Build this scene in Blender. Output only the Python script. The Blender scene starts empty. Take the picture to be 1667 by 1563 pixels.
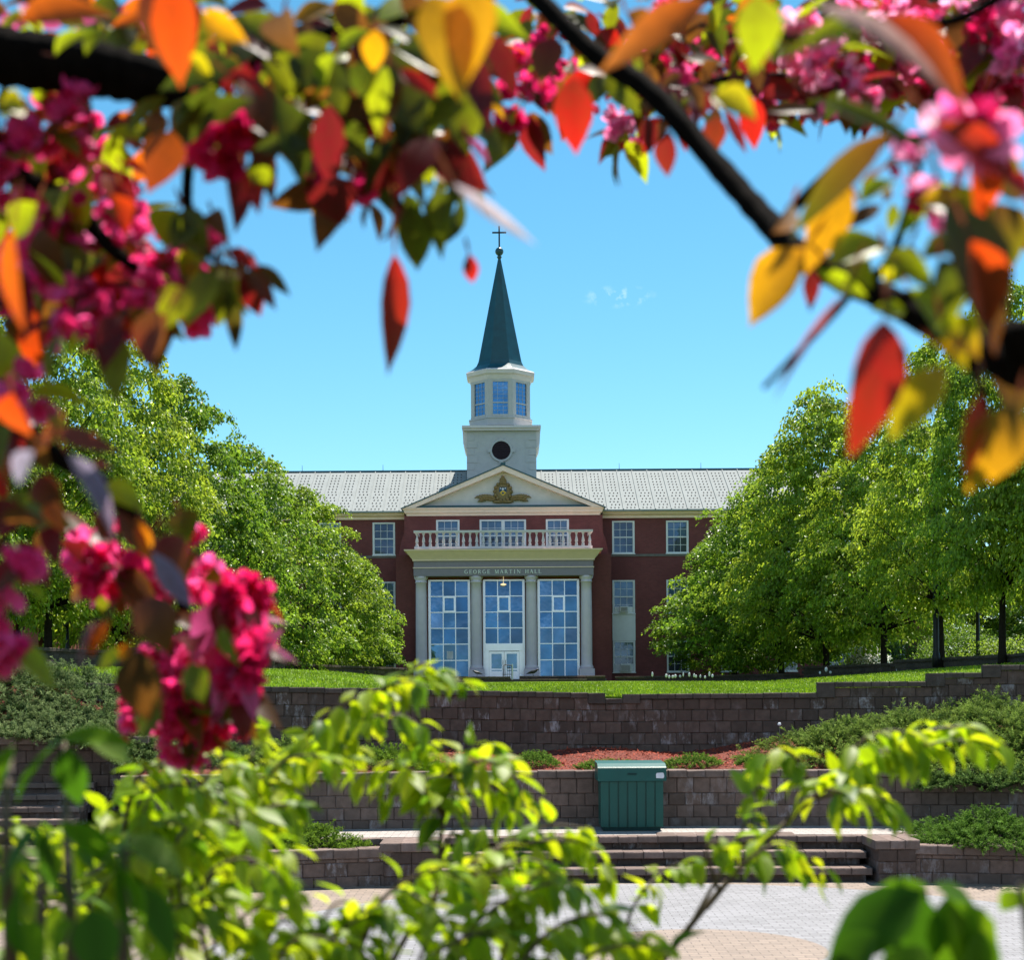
import bpy, math, random
import numpy as np
from mathutils import Vector
R = math.radians
random.seed(7)
rng = np.random.default_rng(11)
scene = bpy.context.scene
C = scene.collection

# ------------------------------------------------------------------ camera, sky, sun, exposure
F = 2400.0            # focal length in photo pixels (photo 1667 x 1563)
W_, H_ = 1667.0, 1563.0
HZ = 1125.0           # eye level row in the photo
ROLL = R(0.38)
E = 2.83              # eye height above the plaza
cam_d = bpy.data.cameras.new('camera')
cam = bpy.data.objects.new('camera', cam_d); C.objects.link(cam)
cam.location = (0, 0, E)
cam.rotation_euler = (math.pi / 2, ROLL, 0)
cam_d.sensor_fit = 'HORIZONTAL'; cam_d.sensor_width = 36.0
cam_d.lens = 36.0 * F / W_
cam_d.shift_y = (HZ - H_ / 2) / W_
cam_d.clip_start = 0.05; cam_d.clip_end = 4000
cam_d.dof.use_dof = True
cam_d.dof.focus_distance = 70.0
cam_d.dof.aperture_fstop = 6.9
cam_d.dof.aperture_blades = 8
scene.camera = cam

SUN_EL, SUN_AZ = R(64), R(27)      # azimuth from straight ahead, positive = to the right
S = Vector((math.sin(SUN_AZ) * math.cos(SUN_EL), math.cos(SUN_AZ) * math.cos(SUN_EL), math.sin(SUN_EL)))
sd = bpy.data.lights.new('sun', 'SUN'); sd.energy = 5.0; sd.angle = R(0.53); sd.color = (1.0, 0.94, 0.84)
so = bpy.data.objects.new('sun', sd); C.objects.link(so)
so.rotation_euler = S.to_track_quat('Z', 'Y').to_euler(); so.location = (-20, 40, 60)

world = bpy.data.worlds.new('World'); scene.world = world; world.use_nodes = True
nt = world.node_tree; nt.nodes.clear()
def N(t, typ, **kw):
    n = t.nodes.new(typ)
    for k, v in kw.items(): setattr(n, k, v)
    return n
sky = N(nt, 'ShaderNodeTexSky'); sky.sky_type = 'NISHITA'; sky.sun_disc = False
sky.sun_elevation = SUN_EL; sky.sun_rotation = SUN_AZ % (2 * math.pi)
sky.air_density = 1.0; sky.dust_density = 0.0; sky.ozone_density = 3.0; sky.altitude = 1200
tc = N(nt, 'ShaderNodeTexCoord')
hsv = N(nt, 'ShaderNodeHueSaturation'); hsv.inputs['Saturation'].default_value = 1.2
hsv.inputs['Hue'].default_value = 0.476; hsv.inputs['Value'].default_value = 0.97
nt.links.new(sky.outputs[0], hsv.inputs['Color'])
# fair weather clouds: broken ones behind the photographer (seen mirrored in the glass) and one wisp ahead
sep = N(nt, 'ShaderNodeSeparateXYZ'); nt.links.new(tc.outputs['Generated'], sep.inputs[0])
no = N(nt, 'ShaderNodeTexNoise'); no.inputs['Scale'].default_value = 11.0; no.inputs['Detail'].default_value = 7
mp = N(nt, 'ShaderNodeMapping'); mp.inputs['Scale'].default_value = (1, 1, 2.6)
nt.links.new(tc.outputs['Generated'], mp.inputs[0]); nt.links.new(mp.outputs[0], no.inputs['Vector'])
cr = N(nt, 'ShaderNodeMapRange'); cr.inputs[1].default_value = 0.48; cr.inputs[2].default_value = 0.72
nt.links.new(no.outputs[0], cr.inputs[0])
bk = N(nt, 'ShaderNodeMapRange'); bk.inputs[1].default_value = 0.1; bk.inputs[2].default_value = -0.4
nt.links.new(sep.outputs[1], bk.inputs[0])
mu = N(nt, 'ShaderNodeMath', operation='MULTIPLY'); nt.links.new(cr.outputs[0], mu.inputs[0]); nt.links.new(bk.outputs[0], mu.inputs[1])
wd = Vector(((1012 - 833.5) / F, 1.0, (HZ - 484) / F)).normalized()
vs = N(nt, 'ShaderNodeVectorMath', operation='SUBTRACT'); vs.inputs[1].default_value = wd
nt.links.new(tc.outputs['Generated'], vs.inputs[0])
vm = N(nt, 'ShaderNodeVectorMath', operation='MULTIPLY'); vm.inputs[1].default_value = (1, 1, 3.4)
nt.links.new(vs.outputs[0], vm.inputs[0])
vl = N(nt, 'ShaderNodeVectorMath', operation='LENGTH'); nt.links.new(vm.outputs[0], vl.inputs[0])
wr = N(nt, 'ShaderNodeMapRange'); wr.inputs[1].default_value = 0.026; wr.inputs[2].default_value = 0.002
nt.links.new(vl.outputs['Value'], wr.inputs[0])
n2 = N(nt, 'ShaderNodeTexNoise'); n2.inputs['Scale'].default_value = 130; n2.inputs['Detail'].default_value = 5
nt.links.new(tc.outputs['Generated'], n2.inputs['Vector'])
c2 = N(nt, 'ShaderNodeMapRange'); c2.inputs[1].default_value = 0.5; c2.inputs[2].default_value = 1.0
nt.links.new(n2.outputs[0], c2.inputs[0])
m2 = N(nt, 'ShaderNodeMath', operation='MULTIPLY'); nt.links.new(wr.outputs[0], m2.inputs[0]); nt.links.new(c2.outputs[0], m2.inputs[1])
ad = N(nt, 'ShaderNodeMath', operation='MAXIMUM'); nt.links.new(mu.outputs[0], ad.inputs[0]); nt.links.new(m2.outputs[0], ad.inputs[1])
mx = N(nt, 'ShaderNodeMix', data_type='RGBA'); nt.links.new(ad.outputs[0], mx.inputs['Factor'])
nt.links.new(hsv.outputs[0], mx.inputs['A']); mx.inputs['B'].default_value = (8.5, 9, 10, 1)
bg = N(nt, 'ShaderNodeBackground'); bg.inputs['Strength'].default_value = 0.085
nt.links.new(mx.outputs['Result'], bg.inputs['Color'])
wo = N(nt, 'ShaderNodeOutputWorld'); nt.links.new(bg.outputs[0], wo.inputs[0])

scene.view_settings.view_transform = 'Standard'; scene.view_settings.look = 'None'
scene.view_settings.exposure = 1.12; scene.view_settings.gamma = 1.0
scene.view_settings.use_curve_mapping = False
scene.render.engine = 'CYCLES'
scene.cycles.use_denoising = True
scene.cycles.max_bounces = 8; scene.cycles.diffuse_bounces = 5; scene.cycles.glossy_bounces = 2
scene.cycles.transmission_bounces = 4; scene.cycles.transparent_max_bounces = 4
scene.cycles.caustics_reflective = False; scene.cycles.caustics_refractive = False

# ------------------------------------------------------------------ geometry helpers
def P(px, py, Y):
    """a point seen at a photo pixel, Y metres ahead"""
    u, v = px - W_ / 2, HZ - py
    c, s = math.cos(ROLL), math.sin(ROLL)
    return Vector(((u * c + v * s) / F * Y, Y, E + (-u * s + v * c) / F * Y))
def PX(px, Y): return (px - W_ / 2) / F * Y
def PZ(py, Y): return E + (HZ - py) / F * Y

class MB:
    def __init__(self): self.v = []; self.f = []; self.m = []; self.c = []; self.n = 0
    def add(self, vs, fs, mat=0, col=None):
        vs = np.asarray(vs, float).reshape(-1, 3)
        self.v.append(vs)
        for f in fs: self.f.append([i + self.n for i in f]); self.m.append(mat)
        if col is None: col = (1, 1, 1)
        self.c.append(np.tile(np.asarray(col, float), (len(vs), 1)) if np.ndim(col) == 1 else np.asarray(col, float))
        self.n += len(vs)
        return self
    def box(self, x0, x1, y0, y1, z0, z1, mat=0, col=None):
        vs = [(x0,y0,z0),(x1,y0,z0),(x1,y1,z0),(x0,y1,z0),(x0,y0,z1),(x1,y0,z1),(x1,y1,z1),(x0,y1,z1)]
        return self.add(vs, [(0,3,2,1),(4,5,6,7),(0,1,5,4),(1,2,6,5),(2,3,7,6),(3,0,4,7)], mat, col)
    def prism(self, prof, a0, a1, axis='x', mat=0, col=None):
        """profile in the two other axes, extruded along axis"""
        n = len(prof); vs = []
        for a in (a0, a1):
            for p, q in prof:
                vs.append({'x': (a, p, q), 'y': (p, a, q), 'z': (p, q, a)}[axis])
        fs = [tuple(range(n - 1, -1, -1)), tuple(range(n, 2 * n))]
        for i in range(n):
            j = (i + 1) % n; fs.append((i, j, n + j, n + i))
        return self.add(vs, fs, mat, col)
    def lathe(self, cx, cy, prof, n=16, mat=0, col=None, rot=0.0):
        vs = []; k = len(prof)
        for r, z in prof:
            for i in range(n):
                a = rot + 2 * math.pi * i / n
                vs.append((cx + r * math.cos(a), cy + r * math.sin(a), z))
        fs = []
        for j in range(k - 1):
            for i in range(n):
                i2 = (i + 1) % n
                fs.append((j*n+i, j*n+i2, (j+1)*n+i2, (j+1)*n+i))
        fs.append(tuple(range(n - 1, -1, -1))); fs.append(tuple((k-1)*n + i for i in range(n)))
        return self.add(vs, fs, mat, col)
    def tube(self, pts, rad, n=6, mat=0, col=None):
        pts = [Vector(p) for p in pts]; k = len(pts)
        if not hasattr(rad, '__len__'): rad = [rad] * k
        vs = []; up = Vector((0.13, 0.21, 0.97))
        for i, p in enumerate(pts):
            d = (pts[min(i+1, k-1)] - pts[max(i-1, 0)])
            d = d.normalized() if d.length > 1e-9 else Vector((0, 0, 1))
            a = d.cross(up)
            if a.length < 0.05: a = d.cross(Vector((1, 0, 0)))
            a.normalize(); b = d.cross(a)
            for j in range(n):
                t = 2 * math.pi * j / n
                vs.append(p + (a * math.cos(t) + b * math.sin(t)) * rad[i])
        fs = []
        for i in range(k - 1):
            for j in range(n):
                j2 = (j + 1) % n
                fs.append((i*n+j, i*n+j2, (i+1)*n+j2, (i+1)*n+j))
        fs.append(tuple(range(n - 1, -1, -1))); fs.append(tuple((k-1)*n + j for j in range(n)))
        return self.add([tuple(v) for v in vs], fs, mat, col)
    def raw(self, vs, faces, col, mat=0):
        """many faces at once: faces is an int array (m, k)"""
        self.v.append(vs); self.c.append(col)
        self.f.extend((faces + self.n).tolist()); self.m.extend([mat] * len(faces)); self.n += len(vs)
        return self

def link_mesh(name, mb, mats, parent=None, smooth=False):
    off = np.zeros(3)
    if parent is not None:
        p = parent
        while p is not None: off += np.array(p.location); p = p.parent
    V = np.concatenate(mb.v) - off
    me = bpy.data.meshes.new(name)
    nf = len(mb.f)
    lens = np.fromiter((len(f) for f in mb.f), int, nf)
    flat = np.fromiter((i for f in mb.f for i in f), int, int(lens.sum()))
    me.vertices.add(len(V)); me.vertices.foreach_set('co', V.astype(np.float32).ravel())
    me.loops.add(len(flat)); me.loops.foreach_set('vertex_index', flat.astype(np.int32))
    me.polygons.add(nf)
    st = np.concatenate([[0], np.cumsum(lens)[:-1]])
    me.polygons.foreach_set('loop_start', st.astype(np.int32))
    me.polygons.foreach_set('material_index', np.array(mb.m, np.int32))
    me.polygons.foreach_set('use_smooth', np.full(nf, smooth, bool))
    me.update(calc_edges=True); me.validate()
    ca = me.color_attributes.new('Col', 'FLOAT_COLOR', 'POINT')
    cc = np.ones((len(V), 4), np.float32); cc[:, :3] = np.concatenate(mb.c)
    ca.data.foreach_set('color', cc.ravel())
    for m in (mats if isinstance(mats, (list, tuple)) else [mats]): me.materials.append(m)
    o = bpy.data.objects.new(name, me); C.objects.link(o)
    if parent is not None: o.parent = parent
    return o
def tag(o, label, cat=None, group=None, kind=None):
    o['label'] = label
    if cat: o['category'] = cat
    if group: o['group'] = group
    if kind: o['kind'] = kind
    return o
def thing(name, label, cat, loc=(0, 0, 0), group=None):
    o = bpy.data.objects.new(name, None); C.objects.link(o); o.location = loc
    o.empty_display_size = 0.2
    return tag(o, label, cat, group)
def struct(name, mb, mats, label, smooth=False):
    o = link_mesh(name, mb, mats, None, smooth); o['kind'] = 'structure'; o['label'] = label; o['category'] = name.replace('_', ' ')
    return o
def copy_tree(o, parent=None):
    c = o.copy(); C.objects.link(c)
    if parent is not None: c.parent = parent
    for ch in list(o.children): copy_tree(ch, c)
    return c

# ------------------------------------------------------------------ materials
def new_mat(name):
    m = bpy.data.materials.new(name); m.use_nodes = True; t = m.node_tree
    return m, t, t.nodes['Principled BSDF']
def noise(t, scale, detail=4, vec=None, rough=0.55):
    n = N(t, 'ShaderNodeTexNoise'); n.inputs['Scale'].default_value = scale
    n.inputs['Detail'].default_value = detail; n.inputs['Roughness'].default_value = rough
    if vec is None:
        c = N(t, 'ShaderNodeTexCoord'); vec = c.outputs['Object']
    t.links.new(vec, n.inputs['Vector']); return n
def ramp(t, fac, lo, hi, a, b):
    m = N(t, 'ShaderNodeMapRange'); m.inputs[1].default_value = lo; m.inputs[2].default_value = hi
    m.inputs[3].default_value = a; m.inputs[4].default_value = b
    t.links.new(fac, m.inputs[0]); return m.outputs[0]
def mixc(t, fac, a, b, blend='MIX'):
    m = N(t, 'ShaderNodeMix', data_type='RGBA', blend_type=blend)
    if hasattr(fac, 'links'): t.links.new(fac, m.inputs['Factor'])
    else: m.inputs['Factor'].default_value = fac
    for k, v in (('A', a), ('B', b)):
        if hasattr(v, 'links'): t.links.new(v, m.inputs[k])
        else: m.inputs[k].default_value = (*v, 1)
    return m.outputs['Result']
def bump(t, bs, h, strength=0.4, dist=0.02):
    b = N(t, 'ShaderNodeBump'); b.inputs['Strength'].default_value = strength; b.inputs['Distance'].default_value = dist
    t.links.new(h, b.inputs['Height']); t.links.new(b.outputs[0], bs.inputs['Normal'])
def plain(name, col, rough=0.6, var=0.18, scale=3.0, spec=0.3, metal=0.0, bmp=0.15):
    m, t, b = new_mat(name)
    n = noise(t, scale, 6)
    c = mixc(t, ramp(t, n.outputs[0], 0.3, 0.7, 0, 1), tuple(x * (1 - var) for x in col), tuple(min(1, x * (1 + var)) for x in col))
    n3 = noise(t, scale * 14, 3)
    c = mixc(t, ramp(t, n3.outputs[0], 0.35, 0.75, 0, 0.35), c, tuple(x * (1 - 1.6 * var) for x in col))
    t.links.new(c, b.inputs['Base Color'])
    b.inputs['Roughness'].default_value = rough; b.inputs['Specular IOR Level'].default_value = spec
    b.inputs['Metallic'].default_value = metal
    if bmp: bump(t, b, n3.outputs[0], bmp, 0.01)
    return m
def foliage(name, trans=0.5, rough=0.38, spec=0.5, tint=(1, 1, 1), vein=False):
    """leaf whose own colour comes from the Col attribute; sunlight shines through it"""
    m, t, b = new_mat(name)
    a = N(t, 'ShaderNodeAttribute'); a.attribute_name = 'Col'
    col = a.outputs['Color']
    if vein:
        n = noise(t, 160, 5); col = mixc(t, ramp(t, n.outputs[0], 0.3, 0.75, 0.0, 0.35), col, (0.10, 0.05, 0.01))
    if name == 'linden_leaf':      # every tree a little different
        oi = N(t, 'ShaderNodeObjectInfo'); h = N(t, 'ShaderNodeHueSaturation'); t.links.new(col, h.inputs['Color'])
        t.links.new(ramp(t, oi.outputs['Random'], 0, 1, 0.82, 1.12), h.inputs['Value']); t.links.new(ramp(t, oi.outputs['Random'], 0, 1, 0.515, 0.485), h.inputs['Hue']); col = h.outputs[0]
    dc = mixc(t, 1.0, col, tint, 'MULTIPLY')
    t.links.new(dc, b.inputs['Base Color'])
    b.inputs['Roughness'].default_value = rough; b.inputs['Specular IOR Level'].default_value = spec
    tr = N(t, 'ShaderNodeBsdfTranslucent'); t.links.new(col, tr.inputs['Color'])
    mx = N(t, 'ShaderNodeMixShader'); mx.inputs[0].default_value = trans
    t.links.new(b.outputs[0], mx.inputs[1]); t.links.new(tr.outputs[0], mx.inputs[2])
    t.links.new(mx.outputs[0], t.nodes['Material Output'].inputs['Surface'])
    return m

def brick_mat(name, c1, c2, mortar, bw=0.22, bh=0.075):
    m, t, b = new_mat(name)
    tcn = N(t, 'ShaderNodeTexCoord'); sp = N(t, 'ShaderNodeSeparateXYZ'); t.links.new(tcn.outputs['Object'], sp.inputs[0])
    ad = N(t, 'ShaderNodeMath', operation='ADD'); t.links.new(sp.outputs[0], ad.inputs[0]); t.links.new(sp.outputs[1], ad.inputs[1])
    cb = N(t, 'ShaderNodeCombineXYZ'); t.links.new(ad.outputs[0], cb.inputs[0]); t.links.new(sp.outputs[2], cb.inputs[1])
    br = N(t, 'ShaderNodeTexBrick'); t.links.new(cb.outputs[0], br.inputs['Vector'])
    br.inputs['Scale'].default_value = 1.0; br.inputs['Brick Width'].default_value = bw; br.inputs['Row Height'].default_value = bh
    br.inputs['Mortar Size'].default_value = 0.006; br.inputs['Color1'].default_value = (*c1, 1); br.inputs['Color2'].default_value = (*c2, 1)
    br.inputs['Mortar'].default_value = (*mortar, 1); br.inputs['Bias'].default_value = -0.1
    n = noise(t, 0.45, 7)
    c = mixc(t, ramp(t, n.outputs[0], 0.40, 0.66, 0.0, 0.65), br.outputs[0], tuple(x * 0.55 for x in c1))
    n2 = noise(t, 7, 4)
    c = mixc(t, ramp(t, n2.outputs[0], 0.45, 0.75, 0.0, 0.35), c, tuple(min(1, x * 1.5) for x in c2))
    t.links.new(c, b.inputs['Base Color']); b.inputs['Roughness'].default_value = 0.85
    bump(t, b, br.outputs['Fac'], -0.3, 0.01)
    return m
def block_mat(name, base, white=0.5, sc=1.0):
    """split-face concrete wall block: each block its own tone, chalky lime bloom on some"""
    m, t, b = new_mat(name)
    g = N(t, 'ShaderNodeNewGeometry')
    r = g.outputs['Random Per Island']
    c = mixc(t, r, tuple(x * 0.78 for x in base), (base[0] * 1.3, base[1] * 1.25, base[2] * 1.25))
    n = noise(t, 9, 7); c = mixc(t, ramp(t, n.outputs[0], 0.35, 0.7, 0.0, 0.6), c, tuple(x * 0.5 for x in base))
    tcv = N(t, 'ShaderNodeTexCoord'); mpv = N(t, 'ShaderNodeMapping'); mpv.inputs['Scale'].default_value = (1.3, 1.0, 0.55); t.links.new(tcv.outputs['Object'], mpv.inputs[0])
    n2 = noise(t, 6.5, 8, mpv.outputs[0], 0.72); n3 = noise(t, 0.9, 3)
    w = N(t, 'ShaderNodeMath', operation='MULTIPLY')
    t.links.new(ramp(t, n2.outputs[0], 0.50, 0.66, 0, 1), w.inputs[0]); t.links.new(ramp(t, n3.outputs[0], 0.38, 0.55, 0.1, 1), w.inputs[1])
    w2 = N(t, 'ShaderNodeMath', operation='MULTIPLY'); t.links.new(w.outputs[0], w2.inputs[0])
    wn = N(t, 'ShaderNodeTexWhiteNoise'); wn.noise_dimensions = '1D'; t.links.new(r, wn.inputs['W'])
    t.links.new(ramp(t, wn.outputs['Value'], 0.5, 0.8, 0, white), w2.inputs[1])
    c = mixc(t, w2.outputs[0], c, (0.36, 0.32, 0.33))
    t.links.new(c, b.inputs['Base Color']); b.inputs['Roughness'].default_value = 0.9; b.inputs['Specular IOR Level'].default_value = 0.2
    n4 = noise(t, 45, 5); bump(t, b, n4.outputs[0], 0.6, 0.02)
    return m

M = {}
M['brick'] = brick_mat('dark_red_brick', (0.19, 0.043, 0.042), (0.13, 0.030, 0.031), (0.15, 0.068, 0.065))
M['brick_orange'] = brick_mat('orange_red_brick', (0.36, 0.10, 0.06), (0.26, 0.065, 0.04), (0.30, 0.2, 0.16))
M['trim'] = plain('cream_painted_trim', (0.92, 0.68, 0.58), 0.55, 0.05)
M['trim_pale'] = plain('pale_cream_stucco', (0.66, 0.60, 0.60), 0.7, 0.05)
M['tower'] = plain('pale_green_grey_cladding', (0.48, 0.47, 0.47), 0.6, 0.06)
M['column'] = plain('grey_painted_column', (0.72, 0.62, 0.74), 0.6, 0.05)
M['frieze'] = plain('dark_grey_frieze_panel', (0.28, 0.235, 0.29), 0.6, 0.06)
M['white'] = plain('white_window_paint', (0.74, 0.74, 0.76), 0.45, 0.05)
M['alu'] = plain('pale_anodised_frame', (0.85, 0.82, 0.95), 0.35, 0.04, 3.0, 0.5, 0.75, 0.03)
M['lettering'] = plain('white_letter', (0.85, 0.85, 0.85), 0.5, 0.02)
M['roof'] = plain('light_metal_roof', (0.275, 0.292, 0.288), 0.85, 0.07, 1.0, spec=0.05)
M['roof_dark'] = plain('dark_snow_guard', (0.12, 0.115, 0.11), 0.6, spec=0.05)
M['teal'] = plain('dark_teal_metal_roof', (0.002, 0.058, 0.078), 0.36, 0.25, 2.0, spec=0.55)
M['black'] = plain('black_metal', (0.012, 0.012, 0.014), 0.45, 0.2)
M['louver'] = plain('dark_louver_paint', (0.03, 0.016, 0.022), 0.6)
M['gold'] = plain('tan_carved_emblem', (0.24, 0.165, 0.07), 0.55, 0.3, 12)
M['emblem_blue'] = plain('shield_blue', (0.01, 0.06, 0.14), 0.5)
M['emblem_gold'] = plain('shield_gold', (0.62, 0.4, 0.03), 0.5)
M['stone'] = plain('grey_stone_band', (0.16, 0.14, 0.13), 0.8)
M['block'] = block_mat('brown_wall_block', (0.115, 0.078, 0.064), 1.0)
M['block_light'] = block_mat('brown_lower_wall_block', (0.165, 0.116, 0.096), 1.0)
M['block_dark'] = block_mat('grey_brown_wall_block', (0.095, 0.073, 0.063), 0.15)
M['cap'] = block_mat('tan_cap_block', (0.185, 0.135, 0.115), 0.3)
M['bin_green'] = plain('green_plastic', (0.002, 0.075, 0.06), 0.4, 0.12, 4, spec=0.4)
M['bin_dark'] = plain('dark_groove', (0.002, 0.03, 0.027), 0.6)
M['sticker'] = plain('pale_sticker', (0.75, 0.75, 0.8), 0.5)
M['bark'] = plain('dark_grey_bark', (0.026, 0.02, 0.016), 0.9, 0.35, 9, spec=0.1, bmp=0.7)
M['bark_crab'] = plain('dark_brown_bark', (0.012, 0.008, 0.006), 0.95, 0.4, 60, spec=0.04, bmp=0.9)
M['twig'] = plain('green_brown_twig', (0.09, 0.06, 0.03), 0.6, 0.3, 60)
M['tree_leaf'] = foliage('linden_leaf', 0.55, 0.40, 0.45, tint=(0.9, 0.95, 0.8))
M['crab_leaf'] = foliage('crabapple_leaf', 0.66, 0.42, 0.45, tint=(0.55, 0.6, 0.7), vein=True)
M['petal'] = foliage('crabapple_petal', 0.68, 0.5, 0.3)
M['shrub_leaf'] = foliage('shrub_leaf', 0.64, 0.48, 0.55, tint=(0.7, 0.8, 0.8), vein=False)
M['broad_leaf'] = foliage('broad_leaf', 0.5, 0.5, 0.15, tint=(0.6, 0.6, 0.4))
M['juniper'] = foliage('juniper_needle', 0.3, 0.7, 0.08)
M['grass'] = foliage('grass_blade', 0.4, 0.5, 0.3)

def glass_mat(name, refl, tint, base):
    m, t, b = new_mat(name)
    b.inputs['Base Color'].default_value = (*base, 1); b.inputs['Roughness'].default_value = 0.35
    n = noise(t, 0.7, 5)
    t.links.new(mixc(t, ramp(t, n.outputs[0], 0.35, 0.7, 0, 1), base, tuple(x * 0.45 for x in base)), b.inputs['Base Color'])
    gl = N(t, 'ShaderNodeBsdfGlossy'); gl.inputs['Roughness'].default_value = 0.03; gl.inputs['Color'].default_value = (*tint, 1)
    nb = noise(t, 1.3, 2); bp = N(t, 'ShaderNodeBump'); bp.inputs['Strength'].default_value = 0.12; bp.inputs['Distance'].default_value = 0.05
    t.links.new(nb.outputs[0], bp.inputs['Height']); t.links.new(bp.outputs[0], gl.inputs['Normal'])
    fr = N(t, 'ShaderNodeLayerWeight'); fr.inputs[0].default_value = 0.25
    g = N(t, 'ShaderNodeNewGeometry'); n7 = noise(t, 0.9, 6); ml = N(t, 'ShaderNodeMath', operation='MULTIPLY')
    t.links.new(ramp(t, g.outputs['Random Per Island'], 0, 1, 0.6, 1.3), ml.inputs[0]); t.links.new(ramp(t, n7.outputs[0], 0.35, 0.68, 0.75, 1.25), ml.inputs[1])  # per-pane factor and cloud-like noise put uneven reflection into the glass
    m3 = N(t, 'ShaderNodeMath', operation='MULTIPLY'); t.links.new(ml.outputs[0], m3.inputs[0]); t.links.new(ramp(t, fr.outputs['Fresnel'], 0, 1, refl, 1.0), m3.inputs[1])
    m3.use_clamp = True; f = m3.outputs[0]
    mx = N(t, 'ShaderNodeMixShader'); t.links.new(f, mx.inputs[0]); t.links.new(b.outputs[0], mx.inputs[1]); t.links.new(gl.outputs[0], mx.inputs[2])
    t.links.new(mx.outputs[0], t.nodes['Material Output'].inputs['Surface'])
    return m
M['glass'] = glass_mat('blue_coated_glass', 0.17, (0.20, 0.48, 0.90), (0.004, 0.02, 0.05))
M['glass_dark'] = glass_mat('dark_sash_glass', 0.045, (0.4, 0.6, 1.0), (0.006, 0.012, 0.035))
M['glass_blind'] = glass_mat('sash_glass_over_blind', 0.06, (0.4, 0.6, 1.0), (0.03, 0.085, 0.17))
M['glass_lantern'] = glass_mat('lantern_glass', 0.3, (0.2, 0.5, 0.9), (0.01, 0.08, 0.2))

def lawn_mat():
    m, t, b = new_mat('lawn_turf')
    n = noise(t, 1.4, 5); n2 = noise(t, 30, 4)
    c = mixc(t, ramp(t, n.outputs[0], 0.3, 0.7, 0, 1), (0.075, 0.15, 0.005), (0.13, 0.20, 0.006))
    c = mixc(t, ramp(t, n2.outputs[0], 0.35, 0.7, 0, 0.6), c, (0.055, 0.11, 0.006))
    t.links.new(c, b.inputs['Base Color']); b.inputs['Roughness'].default_value = 0.9; b.inputs['Specular IOR Level'].default_value = 0.1
    bump(t, b, n2.outputs[0], 0.8, 0.06); return m
M['lawn'] = lawn_mat()
def mulch_mat():
    m, t, b = new_mat('red_mulch'); n = noise(t, 30, 7); n2 = noise(t, 1.2, 3)
    c = mixc(t, ramp(t, n.outputs[0], 0.3, 0.7, 0, 1), (0.07, 0.011, 0.006), (0.27, 0.045, 0.022))
    c = mixc(t, ramp(t, n2.outputs[0], 0.4, 0.7, 0, 0.5), c, (0.16, 0.05, 0.03))
    t.links.new(c, b.inputs['Base Color']); b.inputs['Roughness'].default_value = 0.95; bump(t, b, n.outputs[0], 1.0, 0.06); return m
M['mulch'] = mulch_mat()
M['chip'] = foliage('wood_chip', 0.0, 0.85, 0.2)
def soil_mat():
    m, t, b = new_mat('bank_soil'); n = noise(t, 12, 7)
    c = mixc(t, ramp(t, n.outputs[0], 0.3, 0.7, 0, 1), (0.035, 0.028, 0.018), (0.09, 0.08, 0.035))
    t.links.new(c, b.inputs['Base Color']); b.inputs['Roughness'].default_value = 0.95; bump(t, b, n.outputs[0], 0.8, 0.05); return m
M['soil'] = soil_mat()
PCX, PCY = 2.05, 16.05
def plaza_mat(ring=True):
    """interlocking pavers; a pale grey ring laid in tan paving"""
    m, t, b = new_mat('plaza_pavers' if ring else 'terrace_pavers')
    tcn = N(t, 'ShaderNodeTexCoord')
    br = N(t, 'ShaderNodeTexBrick'); t.links.new(tcn.outputs['Object'], br.inputs['Vector'])
    br.inputs['Scale'].default_value = 1; br.inputs['Brick Width'].default_value = 0.22; br.inputs['Row Height'].default_value = 0.11
    br.inputs['Mortar Size'].default_value = 0.006; br.inputs['Color1'].default_value = (1, 1, 1, 1); br.inputs['Color2'].default_value = (0.78, 0.78, 0.78, 1)
    br.inputs['Mortar'].default_value = (0.33, 0.33, 0.33, 1)
    n = noise(t, 1.1, 5); n2 = noise(t, 25, 3)
    tan = mixc(t, n.outputs[0], (0.22, 0.165, 0.13), (0.29, 0.22, 0.175))
    grey = mixc(t, n.outputs[0], (0.20, 0.195, 0.205), (0.27, 0.265, 0.285))
    if ring:
        vd = N(t, 'ShaderNodeVectorMath', operation='DISTANCE'); t.links.new(tcn.outputs['Object'], vd.inputs[0]); vd.inputs[1].default_value = (PCX, PCY, 0)
        a = ramp(t, vd.outputs['Value'], 5.44, 5.46, 1, 0); b2 = ramp(t, vd.outputs['Value'], 1.34, 1.36, 0, 1)
        mu = N(t, 'ShaderNodeMath', operation='MULTIPLY'); t.links.new(a, mu.inputs[0]); t.links.new(b2, mu.inputs[1])
        c = mixc(t, mu.outputs[0], tan, grey)
    else: c = mixc(t, 0.75, tan, (0.42, 0.38, 0.36))
    c = mixc(t, 1.0, c, br.outputs[0], 'MULTIPLY')
    c = mixc(t, ramp(t, n2.outputs[0], 0.4, 0.7, 0, 0.25), c, (0.2, 0.18, 0.16))
    t.links.new(c, b.inputs['Base Color']); b.inputs['Roughness'].default_value = 0.75; b.inputs['Specular IOR Level'].default_value = 0.35
    bump(t, b, br.outputs['Fac'], -0.5, 0.01); return m
M['plaza'] = plaza_mat(True); M['terrace'] = plaza_mat(False)
def emit_mat():
    m, t, b = new_mat('lamp_glow'); b.inputs['Emission Color'].default_value = (1, 0.75, 0.4, 1); b.inputs['Emission Strength'].default_value = 0.5; return m
M['lamp'] = emit_mat()

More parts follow.
